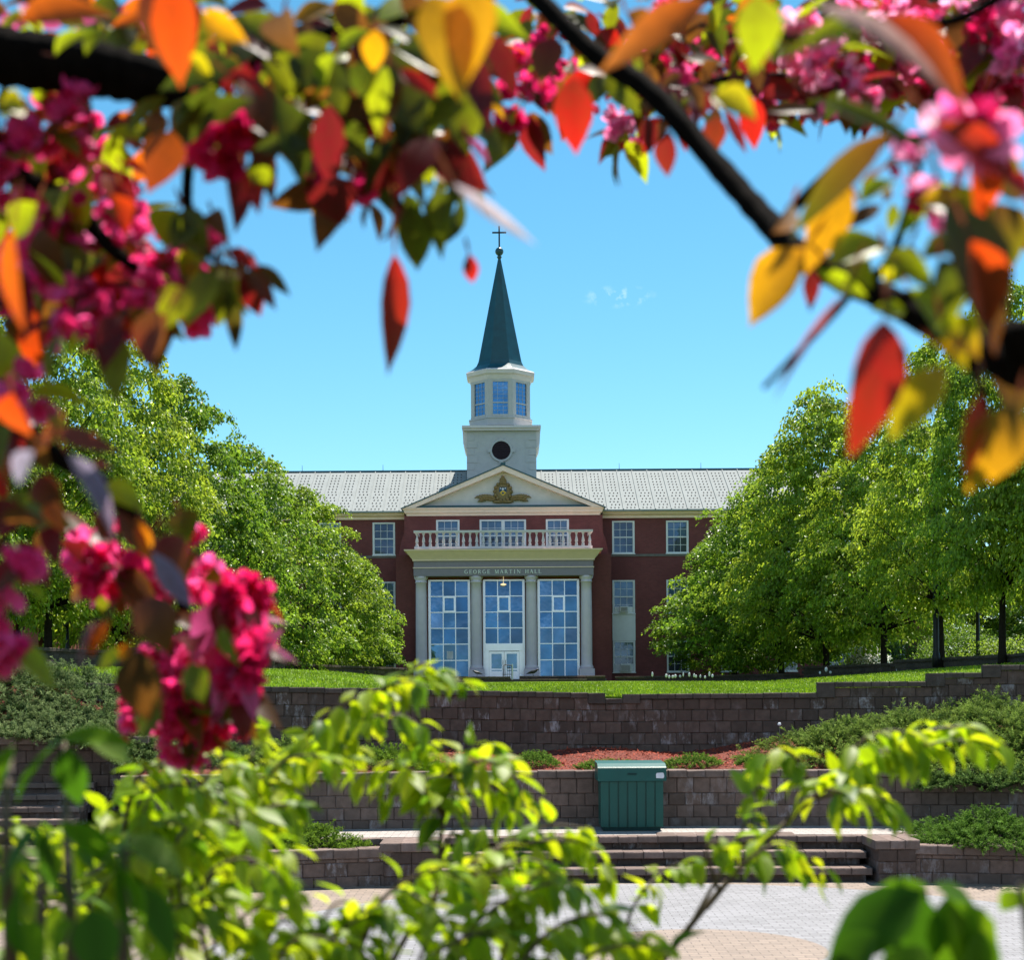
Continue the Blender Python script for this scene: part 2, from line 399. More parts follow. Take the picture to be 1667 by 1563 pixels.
# ------------------------------------------------------------------ leaves: many at once
def unit(a): return a / np.maximum(np.linalg.norm(a, axis=-1, keepdims=True), 1e-9)
TEMPL = {  # stations along the leaf (t, half width)
    'leaf': [(0, 0), (0.09, 0.20), (0.24, 0.42), (0.42, 0.5), (0.60, 0.43), (0.78, 0.265), (0.92, 0.085), (1.0, 0)],
    'petal': [(0, 0.05), (0.25, 0.32), (0.55, 0.5), (0.8, 0.46), (0.95, 0.26), (1.0, 0.0)],
    'needle': [(0, 0.2), (0.5, 0.5), (1, 0)],
}
def add_leaves(mb, pos, d, nrm, L, Wd, col, templ='leaf', fold=0.25, bend=0.2, col2=None, mat=0):
    pos = np.asarray(pos, float); n = len(pos)
    if n == 0: return
    d = unit(np.asarray(d, float)); nrm = np.asarray(nrm, float)
    side = unit(np.cross(d, nrm)); nrm = np.cross(side, d)
    L = np.broadcast_to(np.asarray(L, float), (n,)); Wd = np.broadcast_to(np.asarray(Wd, float), (n,))
    fold = np.broadcast_to(np.asarray(fold, float), (n,)); bend = np.broadcast_to(np.asarray(bend, float), (n,))
    col = np.broadcast_to(np.asarray(col, float), (n, 3))
    sway = rng.normal(0, .09, n) * L if templ == 'leaf' else np.zeros(n)
    T = TEMPL[templ]; vs = []; mid = []; ids = []; k = 0; ts = []
    for t, h in T:
        rows = []
        for s in ((0,) if h == 0 else (-1, 0, 1)):
            v = pos + d * (L * t)[:, None] + side * (Wd * h * s)[:, None] + nrm * ((fold * abs(s) * h * Wd) - bend * t * t * L)[:, None]
            v = v + side * (sway * (t * t - t * .6))[:, None]
            mid.append(.78 if (s == 0 and templ == 'leaf' and h > 0) else 1.0)
            vs.append(v); rows.append(k); k += 1; ts.append(t)
        ids.append(rows)
    V = np.stack(vs, 1).reshape(-1, 3)
    F4 = []; F3 = []
    for a, b in zip(ids[:-1], ids[1:]):
        if len(a) == 1: F3 += [(a[0], b[1], b[0]), (a[0], b[2], b[1])]
        elif len(b) == 1: F3 += [(a[0], a[1], b[0]), (a[1], a[2], b[0])]
        else: F4 += [(a[0], a[1], b[1], b[0]), (a[1], a[2], b[2], b[1])]
    if col2 is None: cc = np.repeat(col, k, axis=0)
    else:
        tt = np.array(ts)[None, :, None]; c2 = np.broadcast_to(np.asarray(col2, float), (n, 3))
        cc = (col[:, None, :] * (1 - tt) + c2[:, None, :] * tt).reshape(-1, 3)
    if templ == 'leaf': cc = cc * np.tile(np.array(mid), n)[:, None]
    base = (np.arange(n) * k)[:, None, None]
    n0 = mb.n
    mb.v.append(V); mb.c.append(cc)
    for Fx in (F4, F3):
        if Fx:
            fa = (np.array(Fx)[None] + base).reshape(-1, len(Fx[0])) + n0
            mb.f.extend(fa.tolist()); mb.m.extend([mat] * len(fa))
    mb.n += len(V)
def rnd(n, s=1.0): return rng.normal(0, s, (n, 3))

# ------------------------------------------------------------------ terrain
def Yl(X): return 24.0 - 0.012 * (X - 1.5) ** 2             # lower block wall (front face)
def Yu(X): return 27.0 - 0.018 * (X - 1.5) ** 2             # upper block wall
def Yn(X): return 22.4 - 0.010 * (X - 1.5) ** 2             # edge of the paved terrace
def sm(a, b, x):
    t = max(0.0, min(1.0, (x - a) / (b - a))); return t * t * (3 - 2 * t)
def lawn_z(X, Y):
    u = X / max(Y, 8.0)
    g = -0.12 + (min(Y, 96) - 27) * 0.0105
    g += min(1.3, 4.5 * max(0, u - 0.17)) * sm(24, 62, Y)
    g += 0.75 * (1 - math.exp(-max(0, -u - 0.05) / 0.06)) * max(0, min(1, (Y - 18) / 30))
    if X > -8.2:
        k = sm(0, 9, Y - Yu(min(12, X))); w = sm(-8.2, -7.2, X)
        e = edge_z(X); g = g * (k * w + 1 - w) + e * (1 - k) * w
    return E + g
def edge_z(X):        # the lawn just behind the upper wall lies a little under its top
    if X < 1.5: return -0.10 + 0.165 * max(0, 1.5 - X) / 6.3
    return -0.12 + 0.13 * sm(5.0, 6.2, X) + 0.14 * sm(7.3, 8.2, X) + 0.12 * sm(8.2, 9, X)
def upper_base(X):
    return 1.74 + 0.75 * sm(3, 8.5, X) + 1.25 * sm(-4.3, -8.5, X)
def sm_(a, b, x): return sm(a, b, x)
def grid(fn, us, vs):
    mb = MB(); pts = [fn(u, v) for v in vs for u in us]; n = len(us); fs = []
    for j in range(len(vs) - 1):
        for i in range(n - 1): fs.append((j*n+i, j*n+i+1, (j+1)*n+i+1, (j+1)*n+i))
    return mb.add(pts, fs)
_sm = sm
def sm(a, b, x):      # also for falling ranges
    if a > b: return 1 - _sm(b, a, x)
    return _sm(a, b, x)
def bank_z(X, Y):
    z = 1.3 * (1 - _sm(3.5, 13, Y))
    return z - 0.004
# far ground reaching the horizon, then the lawn, beds and paving on it
mb = MB(); mb.add([(-2500, -600, -0.5), (2500, -600, -0.5), (2500, 3000, -0.5), (-2500, 3000, -0.5)], [(0, 1, 2, 3)])
struct('ground', mb, M['soil'], 'bare ground reaching out to the horizon under the lawn')
xs = np.concatenate([np.linspace(-130, -22, 14), np.linspace(-20, 20, 61), np.linspace(22, 130, 14)])
ss = np.concatenate([[0.11], np.linspace(0.12, 12, 24), np.linspace(13, 80, 40), np.linspace(90, 300, 12)])
def lawn_pt(X, s):
    Y = Yu(max(-12, min(12, X))) + s
    return (X, Y, 1.2 if s < 0.115 else lawn_z(X, Y))
struct('lawn', grid(lawn_pt, xs, ss), M['lawn'], 'bright green lawn rising from the upper block wall to the hall', True)
xs = np.linspace(-40, 40, 81)
struct('plaza', grid(lambda X, t: (X, 6 + t * 18.5, 0.0), [-40, 40], [0, 1]), M['plaza'], 'plaza of pale grey and tan interlocking pavers')
struct('bank', grid(lambda X, Y: (X, Y, bank_z(X, Y)), np.linspace(-30, 30, 21), np.linspace(-8, 13, 24)), M['soil'], 'soil bank sloping down from the viewer to the plaza', True)
xs = np.linspace(-2.9, 6.75, 40)
struct('terrace', grid(lambda X, t: (X, Yn(X) + 0.16 + t * (Yl(X) + 0.1 - Yn(X) - 0.16), 0.61), xs, [0, 1]), M['terrace'], 'narrow paved terrace between the plaza steps and the lower block wall')
def bed_z(X, t):
    top = 1.74 + 0.75 * sm(3, 8.5, X) + 1.25 * sm(-4.3, -8.5, X)
    z0 = 1.45 + 0.62 * (1 - _sm(-6.7, -6.0, X))
    return z0 + (top - z0) * t ** 0.8 + 0.05 * math.sin(X * 2.1 + t * 5)
def Yb(X): return Yl(max(-12, min(12, X))) + 0.18 + (24.32 - Yl(max(-12, X)) - 0.18) * (1 - _sm(-6.7, -6.0, X))
def bed_pt(X, t):
    y0 = Yb(X); y1 = Yu(max(-12, min(12, X))) + 0.12
    return (X, y0 + (y1 - y0) * t, bed_z(X, t))
struct('mulch_bed', grid(bed_pt, np.concatenate([[-40, -20], np.linspace(-12, 12, 70), [20, 40]]), np.linspace(0, 1, 12)), M['mulch'], 'sloping bed of red wood mulch between the two block walls', True)
def side_bed(X0, X1):
    return grid(lambda X, t: (X, Ylow(X) + 0.2 + t * (Yl(max(-12, min(12, X))) + 0.1 - Ylow(X) - 0.2), 0.42 + 0.2 * t), np.linspace(X0, X1, 20), np.linspace(0, 1, 6))
def Ylow(X):
    d = max(0, abs(X - 1.9) - 3.4)
    return max(18.4, 21.55 - 0.22 * d)
struct('planting_bed', side_bed(-16, -1.95), M['soil'], 'dark soil bed behind the low wall left of the steps', True)
struct('planting_bed', side_bed(5.75, 20), M['soil'], 'dark soil bed behind the low wall right of the steps', True)

# wood chips on the mulch and grass blades on the lawn: nobody could count them
mb = MB(); n = 9000
X = rng.uniform(-3.5, 6.5, n); T = rng.uniform(0.0, 1, n) ** 0.8
p = np.array([bed_pt(x, t) for x, t in zip(X, T)]) + np.array([0, 0, 0.012])
d = rnd(n); d[:, 2] *= 0.35; nn = rnd(n, 0.45) + np.array([0, -0.2, 1])
k = rng.uniform(0.25, 1.0, n)[:, None]
add_leaves(mb, p, d, nn, rng.uniform(0.03, 0.08, n), rng.uniform(0.012, 0.026, n), np.array([0.46, 0.085, 0.042]) * k, 'needle', 0, 0)
tag(link_mesh('wood_chips', mb, M['chip']), 'loose red wood chips covering the bed between the block walls', 'mulch', kind='stuff')
mb = MB(); n = 90000
u = rng.uniform(-0.36, 0.36, n); Y = 26.2 + 50 * rng.uniform(0, 1, n) ** 1.9; X = u * Y
Yw = np.array([Yu(max(-12, min(12, x))) for x in X]); ok = Y > Yw + 0.42; X, Y = X[ok], Y[ok]; n = len(X)
Z = np.array([lawn_z(a, b) for a, b in zip(X, Y)]) - 0.005
d = rnd(n, 0.35) + np.array([0, 0, 1]); 
k = (rng.uniform(0.6, 1.25, n) * (1 + .22 * np.sin(X * 1.3 + Y * .35) * np.sin(Y * .5 - X * .4) + .12 * np.sin(X * 4.1 + Y)))[:, None] * np.array([[1.0, 1.0, 1.0]])
add_leaves(mb, np.stack([X, Y, Z], 1), d, rnd(n) + np.array([0, -1.0, 0]), rng.uniform(0.04, 0.10, n), rng.uniform(0.010, 0.022, n) * (1 + Y / 60), np.array([0.24, 0.36, 0.010]) * k, 'needle', 0, 0.3)
tag(link_mesh('grass', mb, M['grass']), 'short bright green grass blades covering the lawn', 'grass', kind='stuff')

# ------------------------------------------------------------------ block walls
def arc(fn, x0, x1, step=0.05):
    xs = np.arange(x0, x1 + step * 0.5, step); return [(x, fn(x)) for x in xs]
def walk(path, L, start=0.0):
    """points every L metres along a polyline"""
    pts = [np.array(p, float) for p in path]; out = []; acc = -start; i = 0
    seg = [np.linalg.norm(b - a) for a, b in zip(pts[:-1], pts[1:])]; tot = sum(seg)
    s = start
    while s < tot + 1e-6:
        t = s; j = 0
        while j < len(seg) - 1 and t > seg[j]: t -= seg[j]; j += 1
        out.append(pts[j] + (pts[j+1] - pts[j]) * min(1, t / max(seg[j], 1e-9))); s += L
    return out
def add_block(mb, a, b, z0, z1, depth, jit, rough=0.012, mat=0):
    """one split-face block between plan points a and b (left to right), face towards the viewer"""
    a = np.array(a); b = np.array(b); t = (b - a); L = np.linalg.norm(t); t = t / L; nrm = np.array([t[1], -t[0]])   # out of the wall
    g = 0.0025; o = nrm * jit
    a2 = a + t * g + o; b2 = b - t * g + o; i2 = min(0.015, (z1 - z0) * 0.2)
    f = lambda q, z: (q[0], q[1], z)
    k = nrm * rough
    ra = [random.uniform(0.5, 1.5) for _ in range(4)]
    vs = [f(a2, z0 + g), f(b2, z0 + g), f(b2, z1 - g * 0.5), f(a2, z1 - g * 0.5),
          f(a2 + t*i2 + k*ra[0], z0 + i2), f(b2 - t*i2 + k*ra[1], z0 + i2), f(b2 - t*i2 + k*ra[2], z1 - i2), f(a2 + t*i2 + k*ra[3], z1 - i2),
          f(a2 - nrm*depth, z0 + g), f(b2 - nrm*depth, z0 + g), f(b2 - nrm*depth, z1 - g*0.5), f(a2 - nrm*depth, z1 - g*0.5)]
    fs = [(4,5,6,7), (0,1,5,4), (1,2,6,5), (2,3,7,6), (3,0,4,7), (3,2,10,11), (0,3,11,8), (2,1,9,10), (1,0,8,9), (8,11,10,9)]
    mb.add(vs, fs, mat)
def block_wall(mb, path, zb, ztop_fn, ch=0.2, bl=0.27, depth=0.28, cap=True, jit=0.008, capm=1, caph=0.12, over=0.04, slope_fn=None):
    """courses of blocks from zb to ztop_fn(x), then a course of cap blocks; slope_fn lifts whole columns"""
    n = 40
    for c in range(n):
        z0 = zb + c * ch
        pts = walk(path, bl, (bl * 0.5 if c % 2 else 0.0))
        for p, q in zip(pts[:-1], pts[1:]):
            xm = (p[0] + q[0]) / 2; s = slope_fn(xm) if slope_fn else 0
            top = ztop_fn(xm) - caph
            if z0 + s > top - 0.05: continue
            z1 = min(z0 + ch, top - s)
            if top - s - z1 < 0.06: z1 = top - s
            add_block(mb, p, q, z0 + s, z1 + s, depth, random.uniform(-jit, jit))
    if cap:
        pts = walk(path, bl * 1.12)
        for p, q in zip(pts[:-1], pts[1:]):
            xm = (p[0] + q[0]) / 2; tp = ztop_fn(xm)
            add_block(mb, p, q, min(tp, ztop_fn(p[0]), ztop_fn(q[0]), ztop_fn(p[0] - .15), ztop_fn(q[0] + .15)) - caph, tp + random.uniform(-0.006, 0.006), depth + over, over + random.uniform(-jit, jit), 0.012, capm)
# lower wall behind the terrace
mb = MB(); block_wall(mb, arc(Yl, -6.2, 12), 0.35, lambda x: 1.52, 0.2, 0.27)
tag(link_mesh('block_wall', mb, [M['block_light'], M['cap']]), 'brown block retaining wall directly behind the green storage box, with tan cap blocks', 'retaining wall')
# upper wall under the lawn, stepping up on the right, one block missing from its top course
def utop(x):
    if x > 8.35: return E + 0.40
    if x > 7.55: return E + 0.27
    if x > 5.55: return E + 0.12
    if 1.56 < x < 2.10: return E - 0.155
    if x >= 2.10: return E - 0.07
    return E - 0.045 + 0.165 * max(0, (1.5 - x)) / 6.3
mb = MB(); block_wall(mb, arc(Yu, -7.4, 12), 1.40, utop, 0.212, 0.285, slope_fn=lambda x: 0.165 * max(0, (1.5 - x)) / 6.3, caph=0.10)
tag(link_mesh('block_wall', mb, [M['block'], M['block_dark']]), 'tall dark brown block retaining wall holding the lawn, chalky white patches on its face', 'retaining wall')
# short wall piece far left
mb = MB(); block_wall(mb, [(-12, 24.0), (-5.95, 24.15)], 0.9, lambda x: 2.12, 0.2, 0.27)
tag(link_mesh('block_wall', mb, [M['block'], M['cap']]), 'short block wall piece above the stairs at the far left', 'retaining wall')
# terrace walls on the lawn
def base_lawn(path, h): return lambda x: h
def terrace_wall(segs, label):
    mb = MB()
    for path, top in segs:
        zb = top - 1.2
        block_wall(mb, path, zb, lambda x, t=top: t, 0.2, 0.45, caph=0.13, over=0.06)
    tag(link_mesh('block_wall', mb, [M['block_dark'], M['block_dark']]), label, 'retaining wall')
def zl(px, py, Y): return P(px, py, Y)[2]
terrace_wall([([(P(-40,1060,46)[0], 46), (P(100,1057,52)[0], 52), (P(215,1058,56)[0], 56)], zl(100, 1056, 52)),
              ([(P(216,1060,56.3)[0], 56.3), (P(436,1069,72)[0], 72), (P(452,1069,73)[0], 73)], zl(440, 1069, 72)),
              ([(P(452.5,1074,73.3)[0], 73.3), (P(467,1074,74.4)[0], 74.4)], zl(460, 1075, 74)),
              ([(P(467.5,1081,74.6)[0], 74.6), (P(560,1083,82)[0], 82), (P(665,1087,92)[0], 92)], zl(560, 1084, 82))],
             'dark stepped terrace wall at the foot of the left trees')
terrace_wall([([(P(1002,1100,93)[0], 93), (P(1150,1099,88)[0], 88), (P(1305,1097,80)[0], 80)], zl(1150, 1099.5, 88)),
              ([(P(1305.5,1083,79)[0], 79), (P(1400,1082,73)[0], 73), (P(1456,1082,69.5)[0], 69.5)], zl(1390, 1082.5, 74)),
              ([(P(1456.5,1070,69)[0], 69), (P(1550,1069,63)[0], 63), (P(1645,1070,58)[0], 58), (P(1720,1070,52)[0], 52)], zl(1550, 1070, 63))],
             'long terrace wall in three steps at the foot of the right trees')
# low planter walls flanking the steps, each ending in a pier
def low_path(x0, x1): return arc(Ylow, x0, x1)
mb = MB(); block_wall(mb, low_path(-11, -1.5), -0.05, lambda x: 0.55, 0.2, 0.32, caph=0.14, over=0.03)
tag(link_mesh('planter_wall', mb, [M['block_light'], M['cap']]), 'low curved block wall left of the plaza steps', 'planter wall')
mb = MB(); block_wall(mb, low_path(5.45, 14), -0.05, lambda x: 0.55, 0.2, 0.32, caph=0.14, over=0.03)
tag(link_mesh('planter_wall', mb, [M['block_light'], M['cap']]), 'low curved block wall right of the plaza steps', 'planter wall')
def pier(x0, x1, label):
    t = thing('stone_pier', label, 'pier', ((x0+x1)/2, Ylow(x0), 0))
    y = Ylow((x0+x1)/2) - 0.10
    b = MB()
    for c in range(3):
        z0 = -0.05 + c * 0.18; k = 2
        for i in range(k):
            xa = x0 + 0.05 + (x1-x0-0.1) * i / k; xb = x0 + 0.05 + (x1-x0-0.1) * (i+1) / k
            add_block(b, (xa, y), (xb, y), z0, z0 + 0.18, 0.8, random.uniform(-.006, .006))
    link_mesh('base', b, M['block'], t)
    c = MB()
    for i in range(3):
        xa = x0 + (x1-x0) * i / 3; xb = x0 + (x1-x0) * (i+1) / 3
        add_block(c, (xa, y - 0.03), (xb, y - 0.03), 0.49, 0.62 + random.uniform(-.008, .008), 0.85, random.uniform(-.006, .006), 0.01)
    link_mesh('capstone', c, M['cap'], t)
pier(-1.94, -1.02, 'square block pier with slab top at the left end of the plaza steps')
pier(5.25, 5.90, 'square block pier with slab top at the right end of the plaza steps')
# plaza steps
t = thing('plaza_steps', 'three broad curved block steps from the plaza up to the terrace', 'steps', (2, 21.6, 0))
for lev, (dz, dy, x0, x1) in enumerate([(0.61, 0.0, -2.9, 6.75), (0.41, -0.36, -1.05, 5.3), (0.205, -0.72, -1.05, 5.3)]):
    b = MB()
    pth = [(x, y + dy) for x, y in arc(Yn, x0, x1)]
    pts = walk(pth, 0.30)
    for p, q in zip(pts[:-1], pts[1:]):
        add_block(b, p, q, dz - 0.105, dz + random.uniform(-0.004, 0.004), 0.55, 0.03 + random.uniform(-0.012, 0.012), 0.012, 0)
    for p, q in zip(*(lambda w: (w[:-1], w[1:]))(walk(pth, 0.36, 0.1))):
        add_block(b, p, q, dz - 0.21, dz - 0.108, 0.4, -0.07 + random.uniform(-0.006, 0.006), 0.01, 1)
    link_mesh('step', b, [M['cap'], M['block']], t)
# stairs at the far left
t = thing('stairs', 'narrow block stairs climbing at the far left beside the lower wall', 'stairs', (-7.4, 22.5, 0.7))
for i in range(6):
    b = MB(); y = 22.3 + i * 0.42; z = 0.72 + i * 0.165
    pts = walk([(-9.6, y), (-6.55, y)], 0.4)
    for p, q in zip(pts[:-1], pts[1:]): add_block(b, p, q, z - 0.09, z + random.uniform(-.004, .004), 0.5, 0.02 + random.uniform(-.008, .008), 0.01, 0)
    for p, q in zip(pts[:-1], pts[1:]): add_block(b, p, q, z - 0.30, z - 0.092, 0.42, -0.03, 0.01, 1)
    link_mesh('step', b, [M['cap'], M['block']], t)

# ------------------------------------------------------------------ the hall
HX, HY = -0.5, 96.0
hall = thing('college_hall', 'long red brick hall with white columned portico, metal roof and teal spire', 'building', (HX, HY, E + 0.5))
def zz(py, Y): return PZ(py, Y)
def wall_holes(mb, x0, x1, z0, z1, y, holes, depth=0.14, mat=0):
    """a facade sheet facing -Y with real openings and their reveals"""
    xs = sorted({x0, x1, *[h[0] for h in holes], *[h[1] for h in holes]}); zs = sorted({z0, z1, *[h[2] for h in holes], *[h[3] for h in holes]})
    xs = [x for x in xs if x0 <= x <= x1]; zs = [z for z in zs if z0 <= z <= z1]
    for a, b in zip(xs[:-1], xs[1:]):
        for c, d in zip(zs[:-1], zs[1:]):
            mx_, mz_ = (a+b)/2, (c+d)/2
            if any(h[0] < mx_ < h[1] and h[2] < mz_ < h[3] for h in holes): continue
            mb.add([(a,y,c),(b,y,c),(b,y,d),(a,y,d)], [(0,1,2,3)], mat)
    for a, b, c, d in holes:
        mb.add([(a,y,c),(b,y,c),(b,y,d),(a,y,d),(a,y+depth,c),(b,y+depth,c),(b,y+depth,d),(a,y+depth,d)],
               [(0,4,5,1),(1,5,6,2),(2,6,7,3),(3,7,4,0)], mat)
def sash(x0, x1, z0, z1, y, parent, cols=3, lower='glass_dark', upper='glass_blind', name='window'):
    """double hung window: frame, meeting rail and glazing bars; its panes are the sub-part"""
    f = MB(); w = 0.10; zm = z0 + (z1 - z0) * 0.5
    ya, yb = y - 0.03, y + 0.12
    f.box(x0, x0+w, ya, yb, z0, z1); f.box(x1-w, x1, ya, yb, z0, z1)
    f.box(x0+w, x1-w, ya, yb, z1-w, z1); f.box(x0-0.04, x1+0.04, ya-0.06, yb-0.01, z0-0.06, z0+0.0)
    f.box(x0+w, x1-w, ya, yb, z0, z0+w*0.8)
    s0, s1 = x0+w, x1-w; sw = 0.035
    f.box(s0, s1, y+0.03, y+0.10, zm-0.04, zm+0.04)
    for k in (0, 1):
        za, zb = (z0+w*0.8, zm-0.04) if k == 0 else (zm+0.04, z1-w)
        yy = y + (0.06 if k == 0 else 0.045)
        f.box(s0, s0+sw, yy, yy+0.04, za, zb); f.box(s1-sw, s1, yy, yy+0.04, za, zb)
        for i in range(1, cols):
            xc = s0 + (s1-s0) * i / cols; f.box(xc-0.013, xc+0.013, yy+0.005, yy+0.035, za, zb)
        zc = (za+zb)/2; f.box(s0+sw, s1-sw, yy+0.008, yy+0.033, zc-0.013, zc+0.013)
    fo = link_mesh(name, f, M['white'], parent)
    g = MB(); yy = y + 0.095
    g.add([(s0,yy,z0+w*.8),(s1,yy,z0+w*.8),(s1,yy,zm),(s0,yy,zm)], [(0,1,2,3)], 0)
    g.add([(s0,yy-0.014,zm),(s1,yy-0.014,zm),(s1,yy-0.014,z1-w),(s0,yy-0.014,z1-w)], [(0,1,2,3)], 1)
    link_mesh('pane', g, [M[lower], M[upper]], fo)
    return fo

YW = 100.0     # wing facade
YPV = 98.6     # pavilion facade, upper storey
YP = 96.0      # portico front
fl = E + 0.3
cs = 24.0      # px per m on the wings
eave = zz(838, 99.6); 
holes = []; win = []
WW = 36.5 / 24
for side in (-1, 1):
    for k in range(6):
        xc = HX + side * (8.12 + 3.66 * k)
        for (pt, pb) in ((849.5, 902.5), (946, 1000), (1045, 1096)):
            h = (xc - WW/2, xc + WW/2, zz(pb, YW), zz(pt, YW)); holes.append(h); win.append((h, side, k, pt))
mb = MB()
XL, XR = HX - 29, HX + 29
wall_holes(mb, XL, XR, E - 0.5, eave, YW, holes)
mb.add([(XL,YW,E-.5),(XL,112,E-.5),(XL,112,eave),(XL,YW,eave)], [(0,1,2,3)]); mb.add([(XR,YW,E-.5),(XR,112,E-.5),(XR,112,eave),(XR,YW,eave)], [(3,2,1,0)])
mb.add([(XL,112,E-.5),(XR,112,E-.5),(XR,112,eave),(XL,112,eave)], [(3,2,1,0)])
link_mesh('brick_wall', mb, M['brick'], hall)
for h, side, k, pt in win:
    op = 'glass_dark'
    sash(*h, YW, hall, 3, op, 'glass_blind' if (k + int(pt)) % 3 else 'glass_dark')
# white panel between two windows right of the portico
h0 = [h for h, s, k, pt in win if s == 1 and k == 0 and pt == 946][0]; h1 = [h for h, s, k, pt in win if s == 1 and k == 0 and pt == 1045][0]
mb = MB(); mb.box(h0[0]+0.03, h0[1]+0.02, YW-0.035, YW+0.02, h1[3]+0.01, h0[2]-0.07)
mb.box(h0[0]-0.02, h0[0]+0.03, YW-0.045, YW+0.02, h1[3]+0.01, h0[2]-0.07); link_mesh('infill_panel', mb, M['white'], hall)
# stone band
mb = MB(); zb0 = zz(907.5, YW); zb1 = zz(903.5, YW)
mb.box(XL, HX-7.2, YW-0.05, YW+0.0, zb0, zb1); link_mesh('stone_band', mb, M['stone'], hall); mb = MB(); mb.box(HX+7.2, XR, YW-0.05, YW+0.0, zb0, zb1)
link_mesh('stone_band', mb, M['stone'], hall)
# wing cornice and gutter
zc1 = zz(831, 99.3); zc0 = zz(845, YW)
mb = MB(); prof = [(YW+0.02, zc0), (YW-0.12, zc0), (YW-0.14, zc0+0.16), (YW-0.38, zc0+0.26), (YW-0.42, zc0+0.42), (YW-0.55, zc1), (YW+0.02, zc1)]
mb.prism(prof, XL-0.4, HX-6.7, 'x'); link_mesh('cornice', mb, M['trim'], hall); mb = MB(); mb.prism(prof, HX+6.7, XR+0.4, 'x'); link_mesh('cornice', mb, M['trim'], hall)
# main roof: metal sheets with raised ribs and rows of snow guards
YR = 106.0; zr = zz(766.5, YR); y0 = YW - 0.62; z0 = zc1 + 0.02
mb = MB()
sl = (zr - z0) / (YR - y0); L = math.hypot(YR - y0, zr - z0); nv = np.array([0, -(zr - z0), (YR - y0)]) / L
mb.add([(XL-.5,y0,z0),(XR+.5,y0,z0),(XR+.5,YR,zr),(XL-.5,YR,zr)], [(0,1,2,3)])
mb.add([(XL-.5,YR,zr),(XR+.5,YR,zr),(XR+.5,112.6,z0),(XL-.5,112.6,z0)], [(0,1,2,3)])
mb.add([(XL-.5,y0,z0),(XL-.5,YR,zr),(XL-.5,112.6,z0)], [(0,1,2)]); mb.add([(XR+.5,y0,z0),(XR+.5,YR,zr),(XR+.5,112.6,z0)], [(2,1,0)])
mb.box(XL-.5, XR+.5, y0-0.03, y0, z0-0.12, z0)
def on_roof(x, s, h=0.0): return np.array([x, y0 + (YR-y0) * s, z0 + (zr-z0) * s]) + nv * h
def roof_bar(x0_, x1_, s0, s1, h, mat):
    q = [on_roof(x0_, s0), on_roof(x1_, s0), on_roof(x1_, s1), on_roof(x0_, s1)]; q2 = [p_ + nv * h for p_ in q]
    mb.add(q + q2, [(4,5,6,7),(0,1,5,4),(1,2,6,5),(2,3,7,6),(3,0,4,7)], mat)
pitch = 26.6 / 24.6; k0 = int((XL - HX) / pitch); 
for k in range(k0, -k0 + 1):
    x = HX + pitch * (k + 0.5)
    if abs(x - HX) < 2.4: continue
    roof_bar(x-0.03, x+0.03, 0.0, 1.0, 0.06, 0)
    for r in range(13):
        s = 0.035 + 0.071 * r
        stag = 0.08 if (r % 2 and r < 6) else 0.0
        for j in range(3):
            xc = x + pitch * (0.24 + 0.24 * j) + stag
            roof_bar(xc-0.035, xc+0.035, s, s + 0.016, 0.05, 1)
mb.box(XL-.5, XR+.5, YR-0.12, YR+0.12, zr-0.05, zr+0.07, 2)
roof = link_mesh('roof', mb, [M['roof'], M['roof_dark'], M['teal']], hall)
for px in (492, 623.5, 1008, 1141, 360, 1275):
    mb = MB(); x = P(px, 766, YR)[0]; mb.tube([(x, YR, zr), (x, YR, zr+0.5)], [0.022, 0.012], 5); link_mesh('lightning_rod', mb, M['black'], roof)

# pavilion behind the portico
pvx0, pvx1 = HX - 161.5/24.34, HX + 161.5/24.34
zp_top = zz(838, 98.3)
pw = []
for a, b in ((712, 750), (890.5, 928)): pw.append((PX(a-9.2, YPV) - (-0.5-HX), PX(b-9.2, YPV), zz(892, YPV) - 0.25, zz(846, YPV)))
ch = (PX(782.5-9.2, YPV), PX(858-9.2, YPV), zz(892, YPV) - 0.25, zz(846, YPV))
sh = (HX + 0.455) - PX(822-9.2-11.3+0.0, YPV) if False else 0.0
def ctr(h, xc_px): 
    w = h[1] - h[0]; x = HX + (xc_px - 821.5) / 24.34; return (x - w/2, x + w/2, h[2], h[3])
pw = [ctr(pw[0], 731), ctr(pw[1], 909.3)]; ch = ctr(ch, 820.5)
mb = MB()
wall_holes(mb, pvx0, pvx1, zz(905, YPV) - 0.3, zp_top, YPV, pw + [ch])
for x in (pvx0, pvx1): mb.add([(x,YPV,E+6),(x,YW+.3,E+6),(x,YW+.3,zp_top),(x,YPV,zp_top)], [(0,1,2,3) if x == pvx1 else (3,2,1,0)])
# wider lower storeys with sloping shoulders
lx0, lx1 = HX - 174/24.34, HX + 174/24.34; zs = zz(906, YPV); zs2 = zz(868, YPV)
for sgn, xa, xb in ((-1, pvx0, lx0), (1, pvx1, lx1)):
    prof = [(xa, E-.5), (xb, E-.5), (xb, zs), (xb - sgn*0.12, zs + 0.15), (xa + sgn*0.15, zs2 - 0.3), (xa, zs2)]
    if sgn < 0: prof = prof[::-1]
    mb.prism([(q[0], q[1]) for q in prof], YPV + 0.03, YW + 0.2, 'y')
bays = [(-3.6, 0), (0.0, 1), (3.6, 0)]
gw = 68 / 24.6
bz1 = zz(943.5, 97.2); gl0 = E + 0.75
bh = [(HX + b - gw/2, HX + b + gw/2, gl0, bz1) for b, k in bays]
wall_holes(mb, lx0 + 0.05, lx1 - 0.05, E - 0.5, zs, 97.2, bh, 0.3)
for x in (lx0 + 0.05, lx1 - 0.05): mb.add([(x,97.2,E-.5),(x,YPV+.1,E-.5),(x,YPV+.1,zs),(x,97.2,zs)], [(0,1,2,3) if x > HX else (3,2,1,0)])
